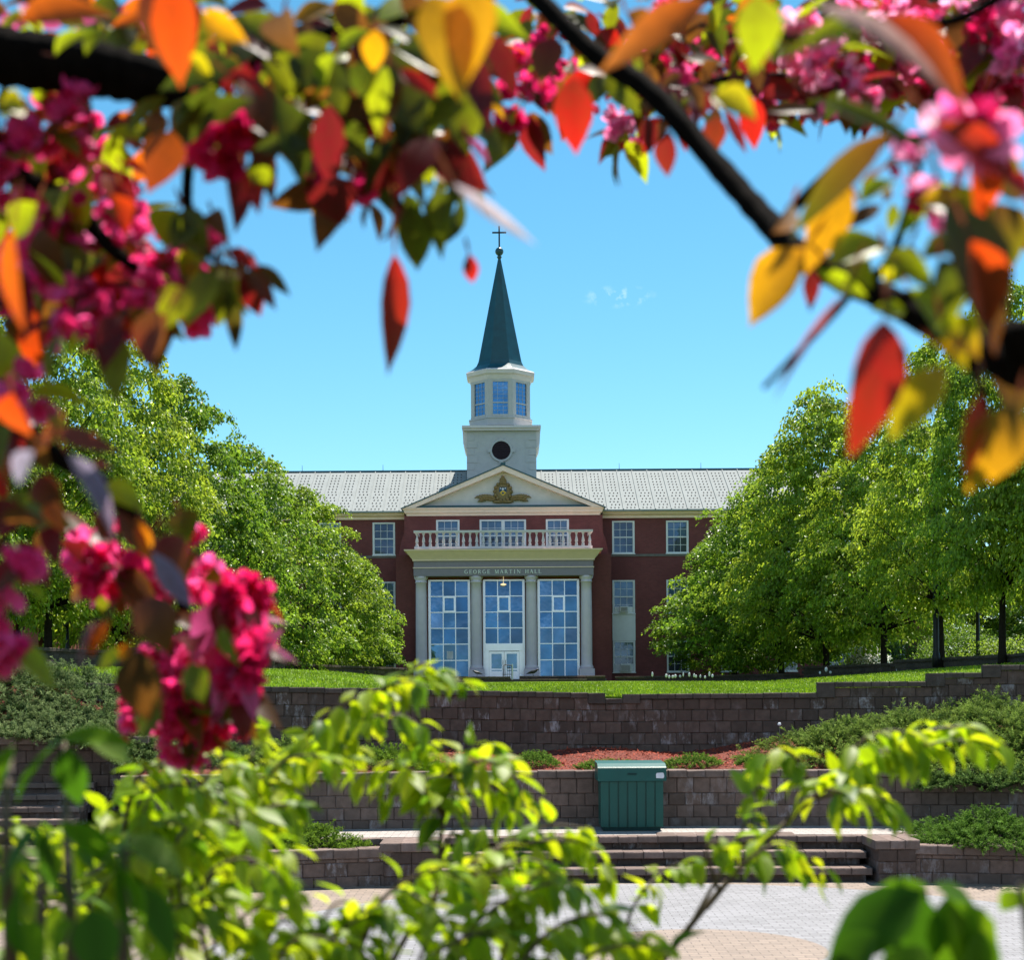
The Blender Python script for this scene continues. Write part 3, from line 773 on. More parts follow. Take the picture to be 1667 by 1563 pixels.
mb.add([(lx0+.05,97.2,zs),(lx1-.05,97.2,zs),(lx1-.05,YPV+.1,zs),(lx0+.05,YPV+.1,zs)], [(0,1,2,3)])
link_mesh('pavilion_wall', mb, M['brick'], hall)
for i, h in enumerate(pw): sash(*h, YPV, hall, 3, 'glass_dark', 'glass_blind')
sash(ch[0], (ch[0]+ch[1])/2 + 0.03, ch[2], ch[3], YPV, hall, 3, 'glass_dark', 'glass_blind'); sash((ch[0]+ch[1])/2 - 0.0, ch[1], ch[2], ch[3], YPV + 0.003, hall, 3, 'glass_dark', 'glass_blind')
# tall glazed bays
for bi, (b, k) in enumerate(bays):
    xa, xb = bh[bi][0], bh[bi][1]; y = 97.25
    f = MB(); ys = [zz(p_, 97.2) for p_ in (946, 970.5, 996.5, 1022.5, 1048.5, 1075, 1101)]
    f.box(xa, xa+0.09, y-0.06, y+0.12, gl0, bz1); f.box(xb-0.09, xb, y-0.06, y+0.12, gl0, bz1); f.box(xa+.09, xb-.09, y-0.06, y+0.12, ys[0], bz1)
    low = 4 if k else 6
    cx = [xa + .16 + (xb - xa - .32) * i / 3 for i in range(4)]
    f.box(xa+.09, xa+.16, y, y+.1, gl0, ys[0]); f.box(xb-.16, xb-.09, y, y+.1, gl0, ys[0])
    zend = ys[low]
    for i in (1, 2): f.box(cx[i]-0.03, cx[i]+0.03, y-0.01, y+0.10, zend, ys[0])
    for r in range(1, low + (0 if not k else 1)): f.box(cx[0], cx[3], y-0.006, y+0.096, ys[r]-0.03, ys[r]+0.03)
    # opening light in the second row
    q = (cx[1]+0.03, cx[2]-0.03, ys[2]+0.03, ys[1]-0.03); w = 0.075
    f.box(q[0], q[0]+w, y-0.03, y+.09, q[2], q[3]); f.box(q[1]-w, q[1], y-0.03, y+.09, q[2], q[3]); f.box(q[0]+w, q[1]-w, y-0.03, y+.09, q[2], q[2]+w); f.box(q[0]+w, q[1]-w, y-0.03, y+.09, q[3]-w, q[3])
    if k:
        f.box(cx[0], cx[3], y-0.09, y+.1, ys[4]-0.46, ys[4]-0.03)       # header over the doors
        for xx in (cx[0], cx[3]-0.22): f.box(xx, xx+0.22, y-0.03, y+.1, gl0, ys[4]-0.46)
    fo = link_mesh('glazed_bay', f, M['alu'], hall)
    g = MB()
    for r in range(low):
        for i in range(3):
            ta, tb = random.uniform(-.022, .022), random.uniform(.012, .05); e = [-ta, ta, ta + tb, -ta + tb]
            g.add([(cx[i],y+.055+e[0],ys[r+1]),(cx[i+1],y+.055+e[1],ys[r+1]),(cx[i+1],y+.055+e[2],ys[r]),(cx[i],y+.055+e[3],ys[r])], [(0,1,2,3)])
    link_mesh('pane', g, M['glass'], fo)
    if bi == 0:
        n_ = MB(); xx = cx[1] + 0.22; n_.box(xx, xx+0.42, y+0.03, y+0.04, ys[5]+0.1, ys[5]+0.62); link_mesh('notice', n_, M['sticker'], fo)
    if k:
        zt = ys[4] - 0.5; dm = (cx[0]+cx[3])/2
        for xa2, xb2, hs in ((cx[0]+.23, dm-.01, 1), (dm+.01, cx[3]-.23, -1)):
            d_ = MB(); w = 0.15
            d_.box(xa2, xa2+w, y-.02, y+.05, gl0, zt); d_.box(xb2-w, xb2, y-.02, y+.05, gl0, zt); d_.box(xa2+w, xb2-w, y-.02, y+.05, zt-w, zt)
            d_.box(xa2+w, xb2-w, y-.02, y+.05, gl0, gl0+0.55); d_.box(xa2+w, xb2-w, y-.02, y+.05, gl0+0.62, gl0+0.72)
            do = link_mesh('door', d_, M['alu'], hall)
            p_ = MB(); p_.add([(xa2+w,y+.02,gl0+.5),(xb2-w,y+.02,gl0+.5),(xb2-w,y+.02,zt-w),(xa2+w,y+.02,zt-w)], [(0,1,2,3)]); link_mesh('door_glass', p_, M['glass'], do)
            hh = MB(); hx = xb2 - w*.5 if hs > 0 else xa2 + w*.5; hh.tube([(hx,y-.02,gl0+.95),(hx,y-.07,gl0+.98),(hx,y-.07,gl0+1.25),(hx,y-.02,gl0+1.28)], 0.018, 5); link_mesh('handle', hh, M['black'], do)
ztop0 = zz(937.3, YP)
mb = MB(); zl_ = zz(951.5, 96.85); mb.lathe(HX-.02, 96.85, [(0.05, zl_+.07), (0.19, zl_+.02), (0.20, zl_-.02), (0.10, zl_-.07), (0.02, zl_-.08)], 14); mb.tube([(HX-.02, 96.85, zl_+.06), (HX-.02, 96.85, ztop0+.02)], .012, 5); link_mesh('ceiling_lamp', mb, M['lamp'], hall)
# portico floor, columns
mb = MB(); mb.box(HX-6.6, HX+6.6, 95.2, 97.2, E-.4, E+.75); link_mesh('portico_floor', mb, M['stone'], hall)
ztop = zz(937.3, YP)
for i in range(4):
    x = HX + (-1.5 + i) * 3.6; y = YP + 0.45
    c_ = MB(); r0 = 0.375
    c_.lathe(x, y, [(r0*1.12, E+1.42), (r0*1.2, E+1.47), (r0*1.2, E+1.56), (r0*1.08, E+1.62), (r0, E+1.7)] + [(r0 - 0.03 * (s_/8)**2, E+1.7 + (ztop-E-2.12) * s_/8) for s_ in range(1, 9)] + [(r0*1.06, ztop-.4), (r0*1.06, ztop-.36), (r0*.96, ztop-.34), (r0*.96, ztop-.24), (r0*1.16, ztop-.14), (r0*1.22, ztop-.08), (r0*1.22, ztop)], 28)
    co = link_mesh('column', c_, M['column'], hall, True)
    b_ = MB(); b_.box(x-.5, x+.5, y-.5, y+.5, E+.75, E+1.42); link_mesh('plinth', b_, M['column'], co)
# entablature
ex0, ex1 = HX - 146.5/25, HX + 146.5/25
ze1 = zz(912.5, YP); zm_ = zz(923.7, YP)
mb = MB(); mb.box(ex0, ex1, YP, 97.25, ztop, zm_ - 0.03, 0); mb.box(ex0 + .01, ex1 - .01, YP + .03, 97.25, zm_ + 0.03, ze1, 0)
mb.box(ex0-.04, ex1+.04, YP-.05, 97.24, zm_-.03, zm_+.03, 1)
ent = link_mesh('entablature', mb, [M['frieze'], M['trim']], hall)
zt2 = zz(893.5, YP - .6); o = 14.0/25
def hip(mb, prof, x0, x1, yf, yb):
    """moulding around front and both sides: prof = (outset, z)"""
    n = len(prof); vs = []
    for ofs, z in prof: vs += [(x0-ofs, yb, z), (x0-ofs, yf-ofs, z), (x1+ofs, yf-ofs, z), (x1+ofs, yb, z)]
    fs = []
    for i in range(n-1):
        for j in range(3): fs.append((4*i+j, 4*i+j+1, 4*i+4+j+1, 4*i+4+j))
    fs.append((0,3,2,1)); fs.append((4*n-4, 4*n-3, 4*n-2, 4*n-1)); fs.append(tuple(4*i for i in range(n))); fs.append(tuple(4*i+3 for i in range(n-1,-1,-1)))
    mb.add(vs, fs)
mb = MB(); hz = zt2 - ze1
hip(mb, [(0.02, ze1), (0.07, ze1), (0.07, ze1+.07), (0.16, ze1+.2), (o*.62, ze1+hz*.6), (o*.86, ze1+hz*.85), (o, ze1+hz*.86), (o+.03, zt2), (0, zt2+.01)], ex0, ex1, YP, YPV + .02)
link_mesh('portico_cornice', mb, M['trim'], hall)
# balustrade
zb_, zt_ = zz(892.5, YP), zz(863, YP); bx0, bx1 = HX - 145/25, HX + 145/25
mb = MB(); yb_ = YP + 0.1
mb.box(bx0, bx1, yb_-.12, yb_+.14, zb_-.02, zb_+.13); mb.box(bx0-.04, bx1+.04, yb_-.14, yb_+.16, zt_-.14, zt_)
for x in (bx0, bx1-.2): 
    mb.box(x, x+.2, yb_+.17, YPV, zt_-.14, zt_-.003); mb.box(x, x+.2, yb_+.15, YPV, zb_-.02, zb_+.12)
bal = link_mesh('balustrade', mb, M['trim_pale'], hall)
hb = zt_ - .14 - zb_ - .13; zs0 = zb_ + .13
first = None
for i in range(27):
    x = bx0 + .17 + (bx1 - bx0 - .34) * i / 26
    if first is None:
        b_ = MB(); b_.box(x-.10, x+.10, yb_-.09, yb_+.11, zs0, zs0+hb*.1); b_.box(x-.09, x+.09, yb_-.08, yb_+.10, zs0+hb*.92, zs0+hb)
        b_.lathe(x, yb_+.01, [(.075, zs0+hb*.1), (.10, zs0+hb*.16), (.06, zs0+hb*.24), (.105, zs0+hb*.36), (.085, zs0+hb*.5), (.05, zs0+hb*.72), (.045, zs0+hb*.82), (.075, zs0+hb*.86), (.06, zs0+hb*.92)], 12)
        first = link_mesh('baluster', b_, M['trim_pale'], bal); x_first = x
    else:
        b2 = first.copy(); C.objects.link(b2); b2.parent = bal; b2.location = (x - x_first, 0, 0)
# lettering on the frieze: serif capitals from strokes
SER = {'G': 'arcG', 'E': 'E', 'O': 'O', 'R': 'R', 'M': 'M', 'A': 'A', 'T': 'T', 'I': 'I', 'N': 'N', 'H': 'H', 'L': 'L'}
def seg(mb, a, b, w, y, tr):
    a = np.array(a, float); b = np.array(b, float); d = (b - a); l = np.linalg.norm(d); d /= l; nn = np.array([-d[1], d[0]]) * w / 2
    q = [a - nn, b - nn, b + nn, a + nn]; q = [tr(p_) for p_ in q]
    mb.add([(p_[0], y, p_[1]) for p_ in q] + [(p_[0], y + .03, p_[1]) for p_ in q], [(0,1,2,3),(4,7,6,5),(0,4,5,1),(1,5,6,2),(2,6,7,3),(3,7,4,0)])
def letter(mb, ch_, y, tr):
    K, T_ = 0.17, 0.08
    def ser(x, z): seg(mb, (x-.14, z), (x+.14, z), .06, y, tr)
    def st(x): seg(mb, (x, 0), (x, 1), K, y - .002, tr); ser(x, .03); ser(x, .97)
    if ch_ in 'GO':
        a0, a1 = (50, 320) if ch_ == 'G' else (0, 360); pts = [(.42 + .36 * math.cos(R(a)), .5 + .47 * math.sin(R(a))) for a in np.linspace(a0, a1, 17)]
        for i, (p_, q_) in enumerate(zip(pts[:-1], pts[1:])):
            am = R(a0 + (a1-a0) * (i + .5) / 16); seg(mb, p_, q_, T_ + (K - T_) * abs(math.cos(am)), y - .0005 * i, tr)
        if ch_ == 'G': seg(mb, (.72, .08), (.72, .45), K*.9, y - .012, tr); ser(.72, .45)
    elif ch_ == 'E': st(.18); [seg(mb, (.2, z), (e, z), T_, y + .001, tr) for z, e in ((.04, .68), (.5, .55), (.96, .66))]; seg(mb, (.68, 0), (.68, .22), .06, y, tr); seg(mb, (.66, .8), (.66, 1), .06, y, tr); seg(mb, (.55, .4), (.55, .6), .06, y, tr)
    elif ch_ == 'L': st(.18); seg(mb, (.2, .04), (.66, .04), T_, y + .001, tr); seg(mb, (.67, 0), (.67, .26), .06, y, tr)
    elif ch_ == 'R':
        st(.18); pts = [(.36 + .24 * math.cos(R(a)), .74 + .22 * math.sin(R(a))) for a in np.linspace(-90, 90, 9)]
        for i, (p_, q_) in enumerate(zip(pts[:-1], pts[1:])): seg(mb, p_, q_, .12, y - .0005 * i, tr)
        seg(mb, (.2, .96), (.38, .96), T_, y + .001, tr); seg(mb, (.2, .52), (.38, .52), T_, y + .002, tr); seg(mb, (.4, .5), (.74, .03), K, y - .006, tr)
    elif ch_ == 'M': seg(mb, (.14, 0), (.14, 1), T_, y, tr); seg(mb, (.16, .98), (.5, .05), K, y - .003, tr); seg(mb, (.5, .05), (.82, .98), T_, y - .004, tr); seg(mb, (.84, 0), (.84, 1), K, y - .006, tr); [ser(x, z) for x in (.14, .84) for z in (.03, .97)]
    elif ch_ == 'A': seg(mb, (.12, .03), (.44, .98), T_, y, tr); seg(mb, (.44, .98), (.78, .03), K, y - .003, tr); seg(mb, (.24, .36), (.62, .36), T_*.8, y + .002, tr); ser(.12, .03); ser(.78, .03)
    elif ch_ == 'T': seg(mb, (.4, 0), (.4, 1), K, y - .002, tr); ser(.4, .03); seg(mb, (.06, .96), (.74, .96), T_, y, tr); seg(mb, (.06, .76), (.06, 1), .06, y, tr); seg(mb, (.74, .76), (.74, 1), .06, y, tr)
    elif ch_ == 'I': st(.3)
    elif ch_ == 'N': seg(mb, (.14, 0), (.14, 1), T_, y, tr); seg(mb, (.14, .97), (.8, .03), K, y - .003, tr); seg(mb, (.8, 0), (.8, 1), T_, y - .005, tr); ser(.14, .03); ser(.14, .97); ser(.8, .97)
    elif ch_ == 'H': st(.18); st(.74); seg(mb, (.2, .5), (.74, .5), T_, y + .001, tr)
ADV = {'I': .62, 'M': 1.0, 'L': .74, 'E': .76, 'T': .8, ' ': .62}
text = 'GEORGE MARTIN HALL'; gap = .26
tot = sum(ADV.get(c_, .9) + gap for c_ in text) - gap; hgt = 0.255; width = 125.0/25; sx_ = width / tot
mb = MB(); x = HX + (820.5 - 821.5)/25 - width/2; zt0 = zz(930.7, YP) - hgt/2
for c_ in text:
    if c_ != ' ': letter(mb, c_, YP - .04, lambda p_, x=x: (x + p_[0] * sx_, zt0 + p_[1] * hgt))
    x += (ADV.get(c_, .9) + gap) * sx_
link_mesh('lettering', mb, M['lettering'], ent)
# pediment
yf = 98.3; ph0, ph1 = zz(838.5, yf), zz(826, yf); apz = zz(757, yf); hw = 165/24.4
mb = MB()
hip(mb, [(0.0, ph0), (.06, ph0), (.08, ph0+.12), (.2, ph0+.2), (.24, ph0+.34), (.34, ph1-.06), (.36, ph1), (0, ph1+.01)], HX-hw+.36, HX+hw-.36, yf+.3, YW+.4)
zb_in = ph1; rk = 0.36
for sgn in (-1, 1):   # raking cornices
    a = (HX + sgn*hw, ph1 + .01); b = (HX, apz); 
    prof_d = (( 0.30, 0.0), (0.08, rk))
    a_in = (HX + sgn*(hw - rk/ (apz-ph1) * hw * .999), ph1 + .01); b_in = (HX, apz - rk*1.08)
    pr = [a, b, b_in, a_in] if sgn < 0 else [a, a_in, b_in, b]
    mb.prism([(p_[0], p_[1]) for p_ in pr][::-1], yf - 0.06, yf + 0.62, 'y')
    pr2 = [(p_[0], p_[1] - (0 if j in (0,) else 0)) for j, p_ in enumerate(pr)]
ped = link_mesh('pediment', mb, M['trim'], hall)
mb = MB(); mb.add([(HX-hw+.5, yf+.5, ph1+.005), (HX+hw-.5, yf+.5, ph1+.005), (HX, yf+.5, apz-rk*.6)], [(0,1,2)]); link_mesh('tympanum', mb, M['trim_pale'], ped)
mb = MB(); mb.box(HX-hw+.9, HX+hw-.9, yf+.1, yf+.49, ph1+.012, ph1+.17); 
for sgn in (-1, 1):   # gable roof behind the pediment
    q = [(HX+sgn*(hw+.08), yf-.10, ph1-.02), (HX, yf-.10, apz+.06), (HX, YR-.5, apz+.06), (HX+sgn*(hw+.08), YR-.5, ph1-.02)]
    mb.add(q, [(0,1,2,3) if sgn > 0 else (3,2,1,0)]); q2 = [(p_[0], p_[1], p_[2] - .09) for p_ in q]; mb.add(q[:2] + q2[:2], [(0,2,3,1)])
mb.box(HX-.16, HX+.16, yf-.12, yf+.3, apz+.03, apz+.16)
link_mesh('gable_roof', mb, M['teal'], hall)
# carved emblem: shield on a round cartouche with a crowned top and leaf sprays
ye = yf + .44; ex, ez = HX - .02, zz(799, yf)
mb = MB()
def relief(cx, cz, rx, rz, dep, n=20, mat=0):
    vs = []; 
    for k_, (rr, dd) in enumerate(((1, 0), (.92, .6), (.7, 1.0))):
        for i in range(n): a = 2*math.pi*i/n; vs.append((cx + rx*rr*math.cos(a), ye - dep*dd, cz + rz*rr*math.sin(a)))
    fs = [(j*n+i, j*n+(i+1)%n, (j+1)*n+(i+1)%n, (j+1)*n+i) for j in range(2) for i in range(n)]; fs.append(tuple(2*n+i for i in range(n))); mb.add(vs, fs, mat)
relief(ex, ez, .60, .66, .10); relief(ex, ez + .72, .24, .24, .14); relief(ex, ez + .92, .13, .15, .16)
for a in np.linspace(0, 330, 14): relief(ex + .55*math.cos(R(a)), ez + .60*math.sin(R(a)), .13, .13, .17, 8)
for sgn in (-1, 1):
    relief(ex + sgn*.3, ez - .68, .42, .12, .13, 12)
    for j in range(6):
        x0_ = ex + sgn*(.5 + .16*j); z0_ = ez - .40 + .05*j - .012*j*j
        mb.tube([(x0_, ye-.06, z0_-.14), (x0_+sgn*.2, ye-.1, z0_+.06), (x0_+sgn*.42, ye-.09, z0_+.12), (x0_+sgn*.6, ye-.06, z0_+.02)], [.09, .10, .07, .02], 6)
        mb.tube([(x0_, ye-.05, z0_-.16), (x0_+sgn*.24, ye-.09, z0_-.14), (x0_+sgn*.4, ye-.06, z0_-.22)], [.08, .08, .02], 6)
emb = link_mesh('emblem', mb, M['gold'], ped, True)
mb = MB(); y_ = ye - .125
sw = .25; mb.add([(ex-sw, y_, ez+.28), (ex-sw, y_, ez-.06), (ex, y_, ez-.34), (ex+sw, y_, ez-.06), (ex+sw, y_, ez+.28)], [(0,1,2,3,4)], 0)
mb.add([(ex-sw*.95, y_-.004, ez-.08), (ex-.0, y_-.004, ez+.10), (ex+sw*.95, y_-.004, ez-.08), (ex, y_-.004, ez-.31)], [(0,3,2,1)], 1)
mb.add([(ex-.1, y_-.008, ez-.12), (ex, y_-.008, ez-.02), (ex+.1, y_-.008, ez-.12), (ex, y_-.008, ez-.2)], [(0,3,2,1)], 0)
mb.box(ex-.03, ex+.03, y_-.02, y_-.005, ez+.06, ez+.24, 2); mb.box(ex-.085, ex+.085, y_-.016, y_-.004, ez+.14, ez+.18, 2)
for sx2 in (-.16, .16): mb.box(ex+sx2-.04, ex+sx2+.04, y_-.016, y_-.004, ez+.17, ez+.24, 2)
link_mesh('shield', mb, [M['emblem_blue'], M['emblem_gold'], M['sticker']], emb)

# ---- bell tower
TX, TY = HX - .12, 105.6; tk = F / 103.2
th = 112 / tk / 2; tyf = 103.2
z_b0 = zz(780, tyf) - 1.5; z_b1 = zz(701.5, tyf); z_ct = zz(694, tyf)
mb = MB(); mb.box(TX-th, TX+th, tyf, tyf + 2*th, z_b0, z_b1)
tw = link_mesh('bell_tower', mb, M['tower'], hall)
for sgn in (-1, 1):   # quoins
    q_ = MB()
    for k_ in range(8):
        w_ = .72 if k_ % 2 else .48; za = z_b0 + 1.1 + k_ * .52; xa = TX + sgn*th
        if za + .45 > z_b1 - .05: continue
        a_, b_ = sorted((xa + sgn*.025, xa - sgn*w_)); q_.box(a_, b_, tyf-.035, tyf+.4, za, za+.475)
    link_mesh('quoin_strip', q_, M['tower'], tw)
c_ = MB(); oh = 8/tk
c_.box(TX-th-oh, TX+th+oh, tyf-.45, tyf+2*th+.45, z_ct-.16, z_ct); c_.box(TX-th-oh*.7, TX+th+oh*.7, tyf-.32, tyf+2*th+.3, z_b1, z_ct-.16)
for sgn in (-1, 1):   # deep coved eaves on the two flanks
    xa = TX + sgn*(th-.03); zc_ = z_b1
    pr = [(xa, zc_), (xa + sgn*(oh*.9+.03), zc_), (xa + sgn*(oh*.78+.03), zc_-.85), (xa + sgn*(oh*.4+.03), zc_-1.12), (xa, zc_-1.25)]
    c_.prism(pr if sgn < 0 else pr[::-1], tyf+.03, tyf+2*th-.05, 'y')
link_mesh('tower_cornice', c_, M['trim_pale'], tw)
lv = MB(); lx, lz = TX - .02, zz(733.5, tyf); rl = 15.2/tk
n = 28; vs = [(lx + rl*math.cos(2*math.pi*i/n), tyf-.012, lz + rl*math.sin(2*math.pi*i/n)) for i in range(n)]; lv.add(vs, [tuple(range(n))])
for i in range(9):
    z_ = lz - rl + 2*rl*(i+.5)/9; w_ = math.sqrt(max(0, rl*rl - (z_-lz)**2)) - .03
    if w_ > .1: lv.prism([(tyf-.10, z_-.05), (tyf-.085, z_-.06), (tyf-.02, z_+.05), (tyf-.035, z_+.06)], lx-w_, lx+w_, 'x')
ring = MB(); k_ = 36
for i in range(k_):
    a0, a1 = 2*math.pi*i/k_, 2*math.pi*(i+1)/k_; vs = []
    for a in (a0, a1):
        for r_, y_ in ((rl, tyf-.005), (rl*1.0, tyf-.12), (rl*1.2, tyf-.12), (rl*1.26, tyf-.005)): vs.append((lx + r_*math.cos(a), y_, lz + r_*math.sin(a)))
    ring.add(vs, [(0,1,5,4), (1,2,6,5), (2,3,7,6)])
for a in (0, 90, 180, 270):
    x_, z_ = lx + rl*1.26*math.cos(R(a)), lz + rl*1.26*math.sin(R(a)); ring.box(x_-.13, x_+.13, tyf-.14, tyf-.003, z_-.13, z_+.13)
link_mesh('louver', lv, M['louver'], tw); link_mesh('louver_surround', ring, M['tower'], tw)
# ---- lantern: octagon with windows
LK = F / 104.0; ra = 48.5/LK; LY = tyf + th; rot = math.pi/8; cf = math.cos(math.pi/8)
zl0 = zz(694, 104); zl1 = zz(678, 103.6); zl2 = zz(617, 103.6)
mb = MB(); Ro = ra/cf
LX = HX - .18
mb.lathe(LX, LY, [(Ro*1.04, zl0), (Ro*1.04, zl1-.16), (Ro*1.07, zl1-.12), (Ro*1.07, zl1-.04), (Ro*1.0, zl1)], 8, rot=rot)
ln = link_mesh('lantern', mb, M['tower'], hall)
ri = ra - .12; sd_ = 2*ra*math.tan(math.pi/8)
for k_ in range(8):
    a = -math.pi/2 + k_*math.pi/4; n_ = np.array([math.cos(a), math.sin(a)]); t_ = np.array([-n_[1], n_[0]])
    def pt(s_, o_, z_): p_ = np.array([LX, LY]) + n_*(ra+o_) + t_*s_; return (p_[0], p_[1], z_)
    hw_ = sd_/2; ww = hw_*.66
    m_ = MB()
    def slab(s0, s1, o0, o1, za, zb, mat=0): m_.add([pt(s0,o0,za), pt(s1,o0,za), pt(s1,o1,za), pt(s0,o1,za), pt(s0,o0,zb), pt(s1,o0,zb), pt(s1,o1,zb), pt(s0,o1,zb)], [(0,1,2,3),(7,6,5,4),(0,4,5,1),(1,5,6,2),(2,6,7,3),(3,7,4,0)], mat)
    slab(-hw_, -ww, -.16, 0, zl1, zl2); slab(ww, hw_, -.16, 0, zl1, zl2); slab(-ww, ww, -.16, -.004, zl2-.18, zl2); slab(-ww, ww, -.16, .03, zl1, zl1+.16)
    link_mesh('pier_panel', m_, M['tower'], ln)
    m_ = MB(); a0, b0 = zl1+.16, zl2-.18
    slab(-ww, -ww+.05, -.10, -.02, a0, b0); slab(ww-.05, ww, -.10, -.02, a0, b0); zm2 = a0 + (b0-a0)*.36
    slab(-ww+.05, ww-.05, -.10, -.03, zm2-.04, zm2+.04)
    for i in (1, 2): s_ = -ww + 2*ww*i/3; slab(s_-.009, s_+.009, -.095, -.07, a0, b0)
    for i in range(1, 8):
        z_ = a0 + (b0-a0)*i/8
        if abs(z_-zm2) > .1: slab(-ww+.05, ww-.05, -.092, -.072, z_-.008, z_+.008)
    wo_ = link_mesh('lantern_window', m_, M['tower'], ln)
    m_ = MB(); m_.add([pt(-ww,-.09,a0), pt(ww,-.09,a0), pt(ww,-.09,b0), pt(-ww,-.09,b0)], [(0,1,2,3)]); link_mesh('pane', m_, M['glass_lantern'], wo_)
mb = MB(); zc_a, zc_b = zl2, zz(597, 103)
mb.lathe(LX, LY, [(Ro*.99, zc_a-.02), (Ro*1.02, zc_a+.1), (Ro*1.05, zc_a+.3), (Ro*1.13, zc_a+.38), (Ro*1.14, zc_a+.52), (Ro*1.15, zc_a+.56), (Ro*1.155, zc_b-.1), (Ro*1.1, zc_b)], 8, rot=rot); link_mesh('lantern_cornice', mb, M['trim_pale'], ln)
# ---- spire
mb = MB(); zs_b = zc_b - .03; tip = zz(420, 105.5); SX = LX - .02
b1 = 36.0/LK/cf
mb.lathe(SX, LY, [(Ro*1.12, zs_b), (Ro*1.02, zs_b+.10), (Ro*.92, zs_b+.25), (b1*1.07, zs_b+.5), (b1*.985, zs_b+.8), (b1*.96, zs_b+.98), (.12, tip-.1), (.10, tip)], 8, rot=rot)
sp = link_mesh('spire', mb, M['teal'], hall)
mb = MB(); zb2 = zz(408.5, 105.5); mb.lathe(SX, LY, [(.1, tip-.02), (.17, tip+.08), (.17, tip+.14), (.08, tip+.22)] + [(.30*math.sin(R(a)), zb2 - .30*math.cos(R(a))) for a in range(20, 180, 16)], 16); link_mesh('ball_finial', mb, M['teal'], sp, True)
mb = MB(); zc1_, zc2_ = zb2 + .28, zz(367, 105.5); za_ = zz(377.5, 105.5)
mb.box(SX-.055, SX+.055, LY-.05, LY+.05, zc1_, zc2_); mb.box(SX-.5, SX-.055, LY-.045, LY+.045, za_-.05, za_+.05); mb.box(SX+.055, SX+.5, LY-.045, LY+.045, za_-.05, za_+.05)
link_mesh('cross', mb, M['black'], sp)

# window air conditioners
for h, lab in ((h0, 'white air conditioner in the upper window right of the portico'), (h1, 'white air conditioner in the lower window right of the portico')):
    w = h[1] - h[0]; sc = .9 if h is h0 else 1.15; xa = h[0] + w*.32; z_ = h[2] + .09
    t = thing('air_conditioner', lab, 'air conditioner', (xa, YW, z_), 'window air conditioners')
    b = MB(); b.box(xa, xa+.62*sc, YW-.28, YW+.08, z_, z_+.42*sc); link_mesh('case', b, M['white'], t)
    b = MB()
    for i in range(5): b.box(xa+.06, xa+.62*sc-.06, YW-.30, YW-.281, z_+.06+i*.06*sc, z_+.085+i*.06*sc)
    link_mesh('grille', b, M['stone'], t)
    b = MB(); b.box(h[0]+.15, xa-.002, YW+.02, YW+.05, z_, z_+.4*sc); link_mesh('side_panel', b, M['white'], t); b = MB(); b.box(xa+.62*sc+.002, h[1]-.15, YW+.02, YW+.05, z_, z_+.4*sc); link_mesh('side_panel', b, M['white'], t)

# steps and planter walls in front of the portico
t = thing('entrance_steps', 'low block steps with pale treads in front of the hall doors', 'steps', (P(920,1105,92)[0], 92, E+.4))
xs0, xs1 = P(846,1104,91)[0], P(972,1104,91)[0]
for i, (dy, py) in enumerate(((0, 1110.5), (1.2, 1106), (2.2, 1101))):
    b = MB(); z_ = zz(py, 90.5+dy)
    pts = walk([(xs0, 90.5+dy), (xs1 + (1.0 if i == 2 else 0), 90.5+dy)], .6)
    for p, q in zip(pts[:-1], pts[1:]): add_block(b, p, q, z_-.12, z_, 1.4, random.uniform(-.01,.01), .01, 0); 
    for p, q in zip(pts[:-1], pts[1:]): add_block(b, p, q, z_-.6, z_-.122, .9, -.06, .01, 1)
    link_mesh('step', b, [M['cap'], M['block_dark']], t)
mb = MB(); za = zz(1101.5, 90)
block_wall(mb, [(P(640,1100,90)[0], 90), (P(838,1100,90)[0], 90)], za-1.0, lambda x: za, .2, .4, caph=.13, over=.05)
tag(link_mesh('block_wall', mb, [M['block_dark'], M['block_dark']]), 'low dark block wall in front of the hall doors left of the entrance steps', 'retaining wall')

# ------------------------------------------------------------------ storage box on the terrace
bx = P(1027, 1347, 23.4)[0]; by = 23.15; hb = .50; zt0 = .62
t = thing('storage_box', 'green plastic storage box with hinged lid standing on the terrace', 'storage box', (bx, by + .35, zt0))
k = 23.15 / F
w = 52 * k; top = PZ(1273, 23.15) ; lt = PZ(1250, 23.1); lo = PZ(1344, 23.15)
b = MB(); nst = 7
b.prism([(by + .02, zt0 + .05), (by + .75, zt0 + .05), (by + .78, top), (by - .01, top)], bx - w + .02, bx + w - .02, 'x', 0)
for i in range(nst):
    xa = bx - w + 2 * w * i / nst + .012; xb = bx - w + 2 * w * (i + 1) / nst - .012
    b.prism([(by - .008, zt0 + .06), (by + .019, zt0 + .06), (by - .011, top - .01), (by - .03, top - .01)][::-1], xa, xb, 'x', 0)
b.box(bx - w + .05, bx + w - .05, by + .03, by + .7, zt0 - .004, zt0 + .05, 1)
link_mesh('body', b, [M['bin_green'], M['bin_dark']], t)
l = MB(); wl = w + .035
l.prism([(by - .07, top), (by + .83, top), (by + .82, lt + .06), (by + .12, lt + .045), (by - .03, lt), (by - .055, lt - .02)], bx - wl, bx + wl, 'x')
lid = link_mesh('lid', l, M['bin_green'], t)
h_ = MB(); h_.box(bx - .07, bx + .07, by - .078, by - .066, top + .10, top + .125); link_mesh('handle_slot', h_, M['bin_dark'], lid)
s_ = MB(); sx = bx + wl - .10; 
s_.prism([(sx - .06, top + .045), (sx + .05, top + .04), (sx + .065, top + .06), (sx + .06, top + .115), (sx + .045, top + .13), (sx - .05, top + .125), (sx - .065, top + .1)], by - .076, by - .067, 'y'); link_mesh('sticker', s_, M['sticker'], lid)

